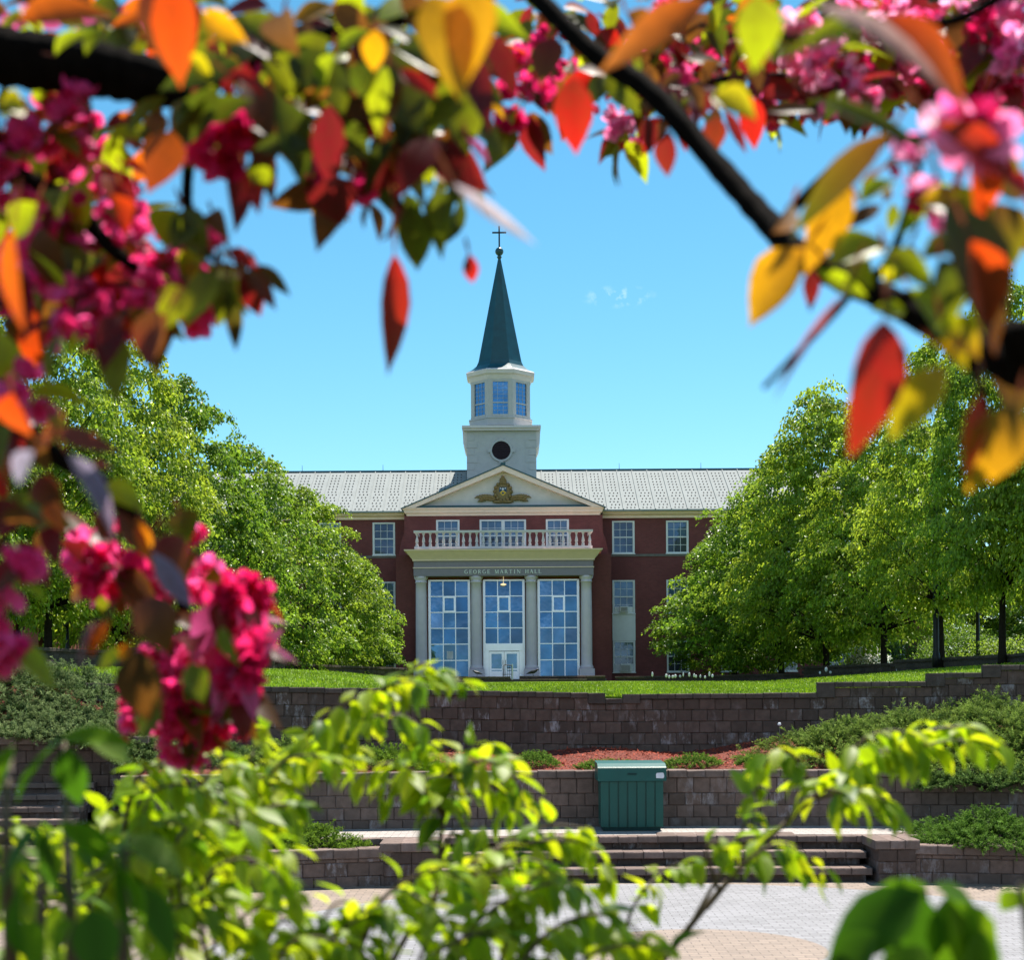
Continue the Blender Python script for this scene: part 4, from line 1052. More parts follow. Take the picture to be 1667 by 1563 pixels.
# ------------------------------------------------------------------ junipers and bed plants
def sprigs(mb, base, d, L, c0, c1, nper=26, wid=.011):
    """feathery sprays: each one a stem of short needles"""
    n = len(base); d = unit(d)
    s = rng.uniform(.08, 1, (n, nper)); side = rnd(n * nper).reshape(n, nper, 3)
    pos = base[:, None] + d[:, None] * (s * L[:, None])[..., None]; pos[..., 2] -= (s ** 2) * (L * .16)[:, None]
    nd = d[:, None] * .75 + unit(side) * .75
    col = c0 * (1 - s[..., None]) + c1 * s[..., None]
    col = col * rng.uniform(.7, 1.25, (n, 1, 1))
    Ln = (L[:, None] * (.30 * (1.15 - s * .6))).ravel()
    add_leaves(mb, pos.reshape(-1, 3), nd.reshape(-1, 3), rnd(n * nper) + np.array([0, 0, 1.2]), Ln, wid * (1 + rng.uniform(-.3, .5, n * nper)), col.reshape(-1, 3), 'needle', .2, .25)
def juniper(cx, cy, rx, ry, h, surf, label, c0, c1, n=700, L=.26, stem=True, group='spreading junipers in the beds', name='juniper_shrub'):
    z0 = surf(cx, cy)
    t = thing(name, label, 'shrub', (cx, cy, z0), group)
    a = rng.uniform(0, 2 * np.pi, n); r = np.sqrt(rng.uniform(0, 1, n)); lump = 1 + .22 * np.sin(a * 3 + cx) + .15 * np.sin(a * 5 + cy)
    X = cx + rx * r * lump * np.cos(a); Y = cy + ry * r * lump * np.sin(a)
    dome = h * np.clip(1 - r ** 2.2, 0, 1) * (.72 + .28 * np.sin(X * 5.1 + cy) * np.cos(Y * 4.3)) * rng.uniform(.55, 1.05, n)
    Z = np.array([surf(x, y) for x, y in zip(X, Y)]) + dome
    d = np.stack([np.cos(a) * (.25 + r), np.sin(a) * (.25 + r), np.full(n, .55)], 1) + rnd(n, .38)
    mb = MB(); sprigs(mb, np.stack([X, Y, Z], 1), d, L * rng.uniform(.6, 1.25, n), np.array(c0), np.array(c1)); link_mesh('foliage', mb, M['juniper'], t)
    mb = MB()
    for i in range(9):
        aa = 2 * math.pi * i / 9 + cx; x1, y1 = cx + rx * .7 * math.cos(aa), cy + ry * .7 * math.sin(aa)
        mb.tube([(cx, cy, z0 - .05), (cx + (x1 - cx) * .5, cy + (y1 - cy) * .5, (z0 + surf(x1, y1)) / 2 + h * .25), (x1, y1, surf(x1, y1) + h * .3)], [.022, .014, .006], 5)
    link_mesh('stem', mb, M['bark'], t)
def bed_surf(x, y):
    xc = max(-12, min(12, x)); tt = (y - Yb(xc)) / (Yu(xc) + .12 - Yb(xc)); 
    if tt > 1 and x < -7.3: return max(bed_z(x, 1), lawn_z(x, y))
    if tt < 0: return bed_z(x, 0)
    return bed_z(x, max(0, min(1, tt)))
def low_surf(x, y): return .5
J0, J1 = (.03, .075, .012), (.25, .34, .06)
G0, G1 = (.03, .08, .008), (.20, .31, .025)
juniper(-8.9, 25.4, 1.35, 1.7, .46, bed_surf, 'pale feathery juniper at the far left edge above the stairs', J0, (.24, .30, .12), 1700)
juniper(-7.2, 25.3, 1.4, 1.6, .46, bed_surf, 'feathery juniper behind the hanging pink blossom, left of the long wall', J0, (.22, .28, .11), 1700)
juniper(-7.5, 24.5, 1.0, .55, .36, bed_surf, 'juniper edge hanging over the stairs at the far left', J0, (.22, .28, .11), 900)
juniper(-6.5, 24.45, 1.1, .6, .34, bed_surf, 'juniper edge along the lower wall right of the far left stairs', J0, (.2, .27, .09), 900)
juniper(-5.6, 25.2, 1.0, .9, .35, bed_surf, 'dark juniper tucked below the left end of the lawn wall', J0, (.13, .2, .06), 1100)
juniper(-3.6, 25.3, 1.15, .8, .34, bed_surf, 'juniper in the mulch bed behind the left green spray', J0, J1, 750)
juniper(-2.0, 24.9, .8, .5, .26, bed_surf, 'small juniper left of the grassy ground cover in the mulch', G0, G1, 420)
juniper(5.5, 25.2, 1.2, .9, .42, bed_surf, 'left end of the juniper bank, beside the bare red mulch', J0, J1, 850)
juniper(6.9, 24.9, 1.4, 1.2, .58, bed_surf, 'large juniper spilling down over the lower wall at the right', J0, J1, 1300, .30)
juniper(9.0, 24.2, 1.0, .8, .42, bed_surf, 'juniper at the very right edge above the lower wall', J0, J1, 800, .30)
juniper(8.4, 24.7, 1.3, 1.2, .55, bed_surf, 'tall feathery juniper at the right edge under the stepped wall', J0, J1, 1200, .30)
def spill_surf(x, y): return 1.25
juniper(7.6, 23.35, 1.2, .35, .3, spill_surf, 'juniper fringe hanging over the face of the lower wall at the right', J0, (.14, .22, .05), 560)
juniper(-3.25, 22.1, .85, .75, .34, low_surf, 'small low juniper behind the planter wall left of the steps', G0, G1, 800, .2)
juniper(7.1, 22.0, 1.15, .85, .46, low_surf, 'rounded green juniper behind the planter wall right of the steps', G0, (.14, .25, .035), 1300, .22)
juniper(-5.2, 21.8, 1.0, .8, .25, low_surf, 'sparse dry juniper in the left planter behind the green leaves', (.05, .05, .02), (.2, .22, .08), 420, .2)
# low grassy ground cover cushions in the mulch
def cushion(px, py, Y, rx, ry, h, label, n=500, yellow=0):
    x = P(px, py, Y)[0]; z = bed_surf(x, Y)
    t = thing('ground_cover_plant', label, 'plant', (x, Y, z), 'ground cover cushions in the mulch bed')
    a = rng.uniform(0, 2*np.pi, n); r = np.sqrt(rng.uniform(0, 1, n)); X = x + rx*r*np.cos(a); Yy = Y + ry*r*np.sin(a)
    Z = np.array([bed_surf(p_, q_) for p_, q_ in zip(X, Yy)]) + h * (1 - r**2) * rng.uniform(.4, 1, n)
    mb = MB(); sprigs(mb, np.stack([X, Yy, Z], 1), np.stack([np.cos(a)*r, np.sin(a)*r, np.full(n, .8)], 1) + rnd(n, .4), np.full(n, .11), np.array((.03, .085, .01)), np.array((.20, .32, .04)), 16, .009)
    link_mesh('foliage', mb, M['juniper'], t)
    if yellow:
        mb = MB()
        for i in range(yellow):
            p_ = (x + rng.uniform(-.7, .9)*rx, Y - ry*.5, bed_surf(x, Y - ry*.5) + h*.75 + rng.uniform(0, .05)); mb.lathe(p_[0], p_[1], [(.004, p_[2]-.012), (.024, p_[2]), (.02, p_[2]+.012), (.005, p_[2]+.014)], 7, 0, (.8, .6, .02))
        link_mesh('flower', mb, M['chip'], t)
cushion(872, 1240, 24.75, .36, .3, .20, 'leafy cushion left of the red mulch gap', 480)
cushion(1000, 1245, 24.62, .62, .28, .16, 'wide low cushion just behind the storage box', 640, 2)
cushion(1125, 1245, 24.6, .50, .26, .16, 'low cushion right of the storage box', 520, 0)
cushion(1232, 1245, 24.6, .30, .25, .15, 'small yellow-flowered cushion by the right edge of the mulch', 320, 5)
# thin stake light by the upper wall
x, y, z = P(1269, 1212, 26.2); z = bed_surf(x, y)
t = thing('stake_light', 'thin grey stake with a pale cap in the mulch by the tall wall', 'garden stake', (x, y, z))
b = MB(); b.tube([(x, y, z - .05), (x, y, z + .32)], .009, 6); link_mesh('stake', b, M['stone'], t)
b = MB(); b.lathe(x, y, [(.006, z + .31), (.03, z + .32), (.03, z + .35), (.012, z + .37)], 8); link_mesh('cap', b, M['sticker'], t)
# dandelion clocks along the foot of the right terrace wall
first = None
for i in range(17):
    px = 1083 + i * 6.3 + random.uniform(-3, 3) if i < 13 else random.choice([1335, 1345, 1352, 1210, 1062, 1190]); Y = random.uniform(72, 84) if i < 13 else random.uniform(66, 72)
    x = P(px, 1105, Y)[0]; z = lawn_z(x, Y)
    if first is None:
        t = thing('dandelion', '', 'dandelion', (0, 0, 0))
        b = MB(); b.tube([(0, 0, 0), (.01, 0, .16), (0, 0, .27)], .012, 5); link_mesh('stem', b, M['twig'], t)
        b = MB(); b.lathe(0, 0, [(.09*math.sin(R(a)) + .004, .30 - .085*math.cos(R(a))) for a in range(0, 181, 30)], 9); link_mesh('seed_head', b, M['sticker'], t)
        first = t
    else: t = copy_tree(first)
    t.location = (x, Y, z - .01); s_ = random.uniform(.4, .75); t.scale = (s_, s_, random.uniform(.7, 1.4))
    tag(t, 'white dandelion clock in the grass at the foot of the right terrace wall', 'dandelion', 'dandelion clocks in the lawn')

# ------------------------------------------------------------------ lindens
def crown(seed, Rr=5.6, H=11.0, nclump=470, per=84, leaf=.20):
    global rng
    old = rng; rng = np.random.default_rng(seed)
    z = rng.beta(1.05, 1.45, nclump)
    prof = lambda t: np.minimum(1, ((t + .03) / .20)) ** .55 * np.clip(1 - t, 0, 1) ** .52 * 1.04
    a = rng.uniform(0, 2 * np.pi, nclump); rr = np.where(rng.uniform(0, 1, nclump) < .8, rng.uniform(.80, 1.04, nclump), rng.uniform(.25, .8, nclump))
    rr = np.where(rng.uniform(0, 1, nclump) < .10, rr * rng.uniform(1.08, 1.22, nclump), rr) * (1 + .10 * np.sin(a * 3 + seed) + .06 * np.sin(z * 14 + a * 2))
    rad = Rr * prof(z) * rr
    out = np.stack([np.cos(a), np.sin(a), np.zeros(nclump)], 1)
    ctr = out * rad[:, None]; ctr[:, 2] = z * H + rng.normal(0, .25, nclump)
    spread = rng.uniform(.45, 1.15, nclump)
    u = rng.uniform(-1, 1, (nclump, per)); w = rng.normal(0, .42, (nclump, per)); tang = np.stack([-np.sin(a), np.cos(a), np.zeros(nclump)], 1)
    pos = ctr[:, None] + out[:, None] * (u * spread[:, None] * .8)[..., None] + tang[:, None] * (w * spread[:, None] * 1.15)[..., None]
    pos[..., 2] += (-.34 * (u + .25) ** 2 - .42 * w ** 2) * spread[:, None] + rng.normal(0, .10, (nclump, per)) + .12 * z[:, None]
    n = nclump * per
    d = (out[:, None] * .55 + np.array([0, 0, -.55])).repeat(per, 1).reshape(-1, 3) + rnd(n, .5)
    nr = (out[:, None] * .45 + np.array([0, 0, 1.1])).repeat(per, 1).reshape(-1, 3) + rnd(n, .42)
    tone = rng.uniform(.72, 1.25, (nclump, 1)) * rng.uniform(.65, 1.3, (nclump, per))
    hue = rng.uniform(0, 1, (nclump, 1)) * .6 + rng.uniform(0, .4, (nclump, per))
    col = (np.array([.15, .27, .022]) * (1 - hue[..., None]) + np.array([.36, .46, .035]) * hue[..., None]) * tone[..., None]
    mb = MB(); L = leaf * rng.uniform(.65, 1.25, n)
    # small folded diamond leaves
    p = pos.reshape(-1, 3); d = unit(d); sd = unit(np.cross(d, nr)); nn = np.cross(sd, d)
    V = np.stack([p, p + d*(L*.5)[:, None] + sd*(L*.40)[:, None] + nn*(L*.10)[:, None], p + d*L[:, None] - nn*(L*.15)[:, None], p + d*(L*.5)[:, None] - sd*(L*.40)[:, None] + nn*(L*.10)[:, None]], 1).reshape(-1, 3)
    Fc = (np.array([[0, 1, 2], [0, 2, 3]])[None] + (np.arange(n) * 4)[:, None, None]).reshape(-1, 3)
    mb.raw(V, Fc, np.repeat(col.reshape(-1, 3), 4, 0)); rng = old
    return mb, ctr
def limbs(mb, ctr, H, trunk_h, seed, rt=.2):
    rr = random.Random(seed)
    mb.tube([(0, 0, -.6), (.02, 0, 0), (.03, .02, trunk_h * .6), (0, .03, trunk_h), (.05, 0, trunk_h + H*.35), (0, 0, trunk_h + H*.75)], [rt*1.5, rt*1.15, rt*.95, rt*.9, rt*.5, rt*.12], 9)
    idx = rr.sample(range(len(ctr)), 60)
    for i in idx:
        c = ctr[i]; z0 = trunk_h + max(.0, (c[2] - math.hypot(c[0], c[1]) * .75)) * .9; z0 = min(z0, trunk_h + H * .7)
        e = np.array([c[0], c[1], c[2] + trunk_h]); b0 = np.array([0, 0, z0]); mid = (b0 + e) / 2 + np.array([rr.uniform(-.3, .3), rr.uniform(-.3, .3), .25])
        r0 = rt * .35 * (1 - z0 / (trunk_h + H)); mb.tube([b0, mid, e], [r0, r0*.55, .012], 5)
protos = []
TREE_H, TREE_R, TRUNK = 11.0, 5.6, 2.2
def tree(px, Y, top, half, bottom, base_py, label, k):
    zb = lawn_z(P(px, 1100, Y)[0], Y) + .1
    x = P(px, 1090, Y)[0]; H = (bottom - top) * Y / F; Rr = half * Y / F; zbot = PZ(bottom, Y)
    if len(protos) < 3:
        t = thing('linden_tree', label, 'tree', (0, 0, 0), 'linden trees along the walk to the hall')
        cm, ctr = crown(100 + len(protos), nclump=(480, 430, 360)[len(protos)]); 
        cr_ = link_mesh('crown', cm, M['tree_leaf'], t); cr_.location = (0, 0, TRUNK)
        tm = MB(); limbs(tm, ctr, TREE_H, TRUNK, 5 + len(protos)); link_mesh('trunk', tm, M['bark'], t, True); protos.append(t)
    else: t = copy_tree(protos[k % 3])
    tag(t, label, 'tree', 'linden trees along the walk to the hall')
    sz = H / TREE_H; sxy = Rr / TREE_R
    t.scale = (sxy, sxy, sz); t.rotation_euler = (0, 0, k * 1.9 + .4); t.location = (x, Y, zbot - TRUNK * sz)
    # the trunk reaches the ground whatever the crown's stretch
    for c in t.children:
        if c.name.startswith('trunk') : c.location = (0, 0, 0); c.scale = (1, 1, 1)
TREES = [
 (575, 92, 905, 84, 1092, 'smallest linden on the left, its bright branch tip closest to the portico'),
 (500, 86, 800, 142, 1092, 'bright linden on the left covering the hall\'s left wing windows'),
 (405, 78, 722, 165, 1088, 'broad linden on the left under the roofline, just right of the hanging blossom'),
 (300, 68, 625, 175, 1068, 'tall linden on the left with a branch jutting out against the sky'),
 (195, 60, 525, 185, 1030, 'linden on the left rising above the white-sheened leaves'),
 (80, 54, 470, 190, 985, 'dark-trunked linden near the left brick building'),
 (-60, 50, 480, 170, 985, 'linden cut off by the left edge of the photo'),
 (1195, 93, 862, 135, 1086, 'farthest linden on the right, its lower boughs over the white-panelled windows'),
 (1272, 86, 752, 160, 1072, 'linden on the right hiding the end of the metal roof'),
 (1345, 79, 640, 160, 1050, 'pointed linden on the right with its top left of the red leaf'),
 (1440, 72, 640, 155, 1030, 'linden on the right behind the hanging red leaf'),
 (1532, 64, 560, 150, 985, 'tall linden on the right next to the dark lamp post'),
 (1632, 58, 462, 150, 960, 'forked linden at the right edge with bare lower limbs'),
 (1585, 104, 860, 150, 1082, 'distant linden showing low between the lamp posts and the forked linden'),
 (1720, 100, 830, 150, 1080, 'distant linden behind the right edge trees, over the big leafy bush'),
 (1770, 55, 420, 170, 985, 'linden cut off by the right edge of the photo'),
]
order = [9, 3, 12]
assert len(TREES) == 16
seq = order + [i for i in range(len(TREES)) if i not in order]
for j, i in enumerate(seq):
    a = TREES[i]; tree(a[0], a[1], a[2], a[3], a[4], 1090, a[5], j + (2 - j % 3) * (i in (4, 5, 11)))
# bushes under the right trees
def bush(px, py, Y, r, h, label, c0, c1, n=2600, leaf=.10, flowers=0, name='bush'):
    p = P(px, py, Y); z = p[2]
    t = thing(name, label, 'bush', (p[0], Y, z))
    q = unit(rnd(n)); q[:, 2] = np.abs(q[:, 2]); rad = rng.uniform(.55, 1.05, n) * (1 + .2*np.sin(q[:, 0]*6 + px) * np.cos(q[:, 1]*5))
    pos = np.array([p[0], Y, z]) + q * rad[:, None] * np.array([r, r*.8, h])
    kk = rng.uniform(0, 1, (n, 1)); mb = MB()
    add_leaves(mb, pos, q*.5 + rnd(n, .6) + np.array([0, 0, -.3]), q*.4 + rnd(n, .5) + np.array([0, 0, .8]), leaf*rng.uniform(.6, 1.3, n), leaf*.55, np.array(c0)*(1-kk) + np.array(c1)*kk, 'needle', .2, .2); link_mesh('foliage', mb, M['shrub_leaf'], t)
    if flowers:
        mb = MB(); s_ = rng.choice(n, flowers); add_leaves(mb, pos[s_] + rnd(flowers, .04), rnd(flowers) + np.array([0, -.6, .3]), rnd(flowers), .11, .10, (.82, .8, .78), 'petal', .2, .1); link_mesh('blossoms', mb, M['petal'], t)
    mb = MB()
    for i in range(7):
        aa = i * .9; mb.tube([(p[0], Y, z - .6), (p[0] + r*.3*math.cos(aa), Y + r*.2*math.sin(aa), z + h*.4), (p[0] + r*.6*math.cos(aa), Y + r*.4*math.sin(aa), z + h*.8)], [.04, .025, .008], 5)
    link_mesh('stem', mb, M['bark'], t)
bush(1412, 1086, 82, 1.35, 1.15, 'white flowering bush between the right tree trunks', (.10, .16, .03), (.2, .28, .06), 1500, .12, 1500)
bush(1640, 1074, 66, 1.9, .95, 'bright yellow-green bush at the right edge beyond the terrace wall', (.14, .22, .02), (.26, .36, .03), 3000, .13)
bush(1560, 1074, 92, 2.6, 2.2, 'large sunlit green bush seen between the right tree trunks', (.09, .17, .02), (.2, .3, .03), 4200, .15)
bush(1470, 1080, 97, 2.4, 2.0, 'sunny green bush behind the trunks left of the lamp post', (.09, .17, .02), (.2, .3, .03), 3600, .15)
bush(1690, 1040, 100, 5, 3.4, 'big leafy bush far behind the right edge trees', (.07, .15, .02), (.16, .26, .03), 5200, .2)

# ------------------------------------------------------------------ lamp posts
def lamp_post(px, py0, py1, Y, r, label, lantern=True):
    p = P(px, py0, Y); x, z0, z1 = p[0], p[2] - .5, PZ(py1, Y)
    t = thing('lamp_post', label, 'lamp post', (x, Y, z0))
    b = MB(); b.lathe(x, Y, [(r*1.35, z0), (r*1.35, z0 + .5), (r*1.1, z0 + .6), (r, z0 + .7), (r*.75, z1)], 12); link_mesh('pole', b, M['black'], t, True)
    if lantern:
        b = MB(); b.lathe(x, Y, [(.05, z1), (.10, z1 + .05), (.14, z1 + .1), (.20, z1 + .5), (.23, z1 + .52), (.08, z1 + .68), (.02, z1 + .8)], 8); lo_ = link_mesh('lantern', b, M['black'], t)
        b = MB(); b.lathe(x, Y, [(.150, z1 + .14), (.203, z1 + .46)], 8); link_mesh('lantern_glass', b, M['glass_dark'], lo_)
lamp_post(1524, 1068, 800, 63, .13, 'thick dark lamp post beside a right linden trunk', True)
lamp_post(1592, 1070, 930, 66, .09, 'thin dark lamp post left of the forked linden trunk', True)
lamp_post(110, 1056, 1018, 57, .07, 'short black lantern post by the left brick building', True)

# ------------------------------------------------------------------ brick building at the left edge
YB = 66
bxL, bxR = P(-260, 1000, YB)[0], P(100, 1000, YB)[0]; bz0, bz1 = PZ(1062, YB) - 1, PZ(925, YB)
t = thing('brick_building', 'orange brick building with deep bays behind the left trees', 'building', ((bxL + bxR) / 2, YB, bz0))
b = MB(); b.box(bxL, bxR, YB + .9, YB + 12, bz0, bz1 + 3); 
piers = [(5, 21), (35, 62), (83, 92)] + [(-30, -10), (-75, -50), (-120, -95)]
for a, c in piers: b.box(P(a, 1000, YB)[0], P(c, 1000, YB)[0], YB, YB + .895, bz0, bz1)
b.box(bxL, bxR, YB - .02, YB + .898, bz1 + .004, bz1 + 3.01); link_mesh('brick_wall', b, M['brick_orange'], t)
b = MB(); b.prism([(YB - .6, bz1 + 3.02), (YB + 12.6, bz1 + 3.02), (YB + 6, bz1 + 6.2)], bxL - .5, bxR + .5, 'x'); link_mesh('roof', b, M['stone'], t)
for a, c in ((22, 34), (63, 82), (-9, 4), (-49, -31)):
    f = MB(); xa, xb = P(a, 1000, YB)[0], P(c, 1000, YB)[0]; f.box(xa + .002, xb - .002, YB + .6, YB + .7, bz0, bz1); wi = link_mesh('window', f, M['black'], t)
    g = MB(); g.add([(xa + .06, YB + .595, bz0 + 1.2), (xb - .06, YB + .595, bz0 + 1.2), (xb - .06, YB + .595, bz1 - .1), (xa + .06, YB + .595, bz1 - .1)], [(0, 1, 2, 3)]); link_mesh('pane', g, M['glass_dark'], wi)
x = P(37, 990, YB)[0]; z = PZ(988, YB)
t = thing('wall_lamp', 'black lantern on a bracket on the left brick building', 'wall lamp', (x, YB, z))
b = MB(); b.box(x - .05, x + .05, YB - .04, YB - .002, z - .9, z - .5); b.tube([(x, YB - .04, z - .7), (x, YB - .3, z - .72), (x, YB - .45, z - .62)], .025, 6); link_mesh('bracket', b, M['black'], t)
b = MB(); b.lathe(x, YB - .45, [(.05, z - .62), (.17, z - .5), (.24, z), (.27, z + .03), (.1, z + .28), (.02, z + .42)], 8); lo_ = link_mesh('lantern', b, M['black'], t)
b = MB(); b.lathe(x, YB - .45, [(.19, z - .45), (.247, z - .03)], 8); link_mesh('lantern_glass', b, M['glass_blind'], lo_)

# ------------------------------------------------------------------ at the hall doors: two crows, a handrail
def crow(px, py, Y, sgn, s, label):
    p = P(px, py, Y); x, y, z = p
    t = thing('crow', label, 'bird', (x, y, z), 'black birds by the hall doors'); b = MB()
    f = lambda a, h, o=0: (x + sgn * a * s, y + o * s, z + h * s)
    b.tube([f(-.34, .10), f(-.22, .14), f(-.08, .19), f(.08, .22), f(.18, .27), f(.24, .32), f(.28, .33), f(.36, .31)], [.012*s, .045*s, .085*s, .095*s, .07*s, .055*s, .045*s, .006*s], 8)
    for o in (-.03, .03): b.tube([f(.02, .16, o), f(.03, .08, o), f(.02, 0, o)], [.02*s, .012*s, .01*s], 5); b.tube([f(.02, .006, o), f(.08, .004, o)], .01*s, 4)
    link_mesh('body', b, M['black'], t, True)
    w = MB(); 
    for o in (-.085, .085): w.add([f(.1, .27, o), f(.08, .16, o*1.1), f(-.16, .13, o), f(-.3, .11, o*.4), f(-.1, .22, o)], [(0, 1, 2, 3, 4)])
    link_mesh('wing', w, M['black'], t)
crow(867, 1100.5, 91.5, 1, 1.15, 'black bird with a raised tail at the foot of the third column')
crow(777.5, 1100.5, 90.1, -1, .9, 'small black bird at the foot of the second column')
p = P(827, 1101, 92); x, y, z = p
t = thing('handrail', 'short dark metal handrail with a pale post in front of the doors', 'handrail', (x, y, z))
b = MB(); b.tube([(x + .28, y, z - .3), (x + .28, y, z + .75)], .04, 8); link_mesh('post', b, M['sticker'], t)
b = MB(); b.tube([(x - .3, y, z - .3), (x - .3, y, z + .62), (x - .22, y, z + .7), (x + .24, y, z + .66)], .03, 6)
for i in range(4): b.tube([(x - .18 + i*.13, y, z - .2), (x - .18 + i*.13, y, z + .66)], .015, 5)
b.tube([(x - .3, y, z + .1), (x + .26, y, z + .1)], .018, 5); link_mesh('rail', b, M['black'], t)

# ------------------------------------------------------------------ foreground: green shrubs
def pl(pts):
    """polyline of (photo px, photo py, distance) to world points"""
    return [np.array(P(a, b, c)) for a, b, c in pts]
def smooth_path(pts, n=14):
    pts = [np.array(p) for p in pts]; out = []
    ext = [2*pts[0]-pts[1]] + pts + [2*pts[-1]-pts[-2]]
    for i in range(1, len(ext)-2):
        p0, p1, p2, p3 = ext[i-1:i+3]
        for s in np.linspace(0, 1, n, endpoint=False): out.append(.5*((2*p1) + (-p0+p2)*s + (2*p0-5*p1+4*p2-p3)*s*s + (-p0+3*p1-3*p2+p3)*s**3))
    out.append(pts[-1]); return out
LIME = np.array([(.50, .62, .006), (.40, .56, .006), (.62, .68, .012), (.26, .42, .008), (.14, .28, .012)])
def leafy_twig(lm, tm, pts, ln, start=.0, step=None, r0=.0028, dens=2, droop=.75, dark=0.0, jit=.32):
    dens += 1
    path = smooth_path(pts); P_ = np.array(path); seg = np.linalg.norm(np.diff(P_, axis=0), axis=1); S_ = np.concatenate([[0], np.cumsum(seg)])
    tm.tube([tuple(p) for p in path[::2]], list(np.linspace(r0, r0*.3, len(path[::2]))), 5)
    step = step or ln * .36; s = S_[-1] * start; alt = 0
    pos = []; d = []; nr = []; L = []; col = []
    while s <= S_[-1] + 1e-9:
        i = min(np.searchsorted(S_, s, 'right') - 1, len(seg) - 1); f = (s - S_[i]) / max(seg[i], 1e-9); p = P_[i] + (P_[i+1] - P_[i]) * f; t = unit(P_[i+1] - P_[i])
        for k in range(dens):
            az = rng.uniform(0, 2*np.pi) if dens > 2 else alt + k*np.pi
            sd = unit(np.cross(t, [0, 0, 1.0])); out = sd * math.cos(az) + np.cross(sd, t) * math.sin(az)
            dd = unit(t * .55 + out * .8 + np.array([0, 0, -droop]) + rng.normal(0, jit, 3))
            pet = unit(out + t*.4) * ln * .12
            pos.append(p + pet); d.append(dd); nr.append(np.array([0, 0, 1.0]) + out*.35 + rng.normal(0, .3, 3)); L.append(ln * rng.uniform(.55, 1.15) * (1 - .25*s/S_[-1]))
            c = LIME[rng.choice(5, p=[.34, .27, .2, .12, .07])] * rng.uniform(.8, 1.15); col.append(c * (1-dark) + np.array([.05, .12, .01]) * dark)
        alt += 1.5; s += step * rng.uniform(.8, 1.2)
    add_leaves(lm, np.array(pos), np.array(d), np.array(nr), np.array(L), np.array(L) * rng.uniform(.40, .56, len(L)), np.array(col), 'leaf', rng.uniform(.1, .5, len(L)), rng.uniform(.1, .45, len(L)))
def shrub(name, label, root, twigs, ln, group='green shrubs in front of the plaza', **kw):
    """twigs: (list of photo points, options); root: where the stems leave the ground"""
    rx, ry = root; rz = bank_z(rx, ry)
    t = thing(name, label, 'shrub', (rx, ry, rz), group)
    lm, tm = MB(), MB()
    for tw in twigs:
        pts, o = (tw if isinstance(tw, tuple) else (tw, {})); o = {**kw, **o}
        w = pl([(a, b, c * .8) for a, b, c in pts])
        if o.pop('rooted', False):
            a = w[0]; tm.tube([(rx, ry, rz - .05), ((rx + a[0])/2, (ry + a[1])/2, (rz + a[2])/2 + .05), tuple(a)], [.014, .010, .006], 6); o.setdefault('r0', .0038)
        leafy_twig(lm, tm, w, o.pop('ln', ln) * .86, **o)
    link_mesh('leaves', lm, M['shrub_leaf'], t, True); link_mesh('stem', tm, M['twig'], t, True)
    return t
SP = lambda *a: list(a)
shrub('leafy_shrub', 'yellow-green shrub arching up towards the middle of the lower wall, left of centre', (-0.44, 1.84), [
 (SP((250,1600,2.1),(330,1440,2.15),(430,1290,2.2),(530,1190,2.25),(630,1120,2.3),(715,1095,2.35),(768,1120,2.35)), dict(rooted=True, start=.28, dens=3)),
 SP((470,1240,2.2),(540,1160,2.15),(600,1130,2.1),(660,1110,2.1),(700,1120,2.1)),
 SP((530,1190,2.25),(600,1170,2.2),(650,1165,2.2),(690,1185,2.2)),
 SP((400,1330,2.2),(450,1250,2.1),(500,1230,2.05),(560,1245,2.0)),
 SP((360,1390,2.15),(400,1260,2.25),(420,1210,2.3),(440,1190,2.3)),
 SP((420,1300,2.2),(480,1215,2.3),(540,1215,2.3),(600,1225,2.3)),
 SP((330,1440,2.15),(400,1340,2.0),(470,1310,2.0),(500,1350,2.0)),
 SP((640,1120,2.3),(680,1085,2.3),(700,1085,2.3),(725,1105,2.3)),
], .052, dens=2)
shrub('leafy_shrub', 'sprays of bright green leaves hanging before the lower wall left of the storage box', (-0.08, 1.76), [
 (SP((690,1620,2.2),(712,1430,2.2),(722,1330,2.2),(742,1245,2.2),(790,1215,2.2),(835,1250,2.2)), dict(rooted=True, start=.62, dens=3)),
 SP((722,1330,2.2),(670,1255,2.15),(620,1245,2.1),(575,1275,2.1)),
 SP((722,1320,2.2),(690,1290,2.2),(640,1280,2.2),(610,1310,2.2)),
 SP((742,1250,2.2),(790,1240,2.15),(830,1260,2.1),(855,1310,2.1)),
 SP((725,1310,2.2),(780,1280,2.25),(820,1290,2.25),(840,1320,2.25)),
 SP((735,1270,2.2),(720,1225,2.2),(690,1210,2.2),(650,1225,2.2)),
 (SP((715,1400,2.2),(740,1350,2.2),(770,1340,2.2)), dict(dens=2)),
], .050)
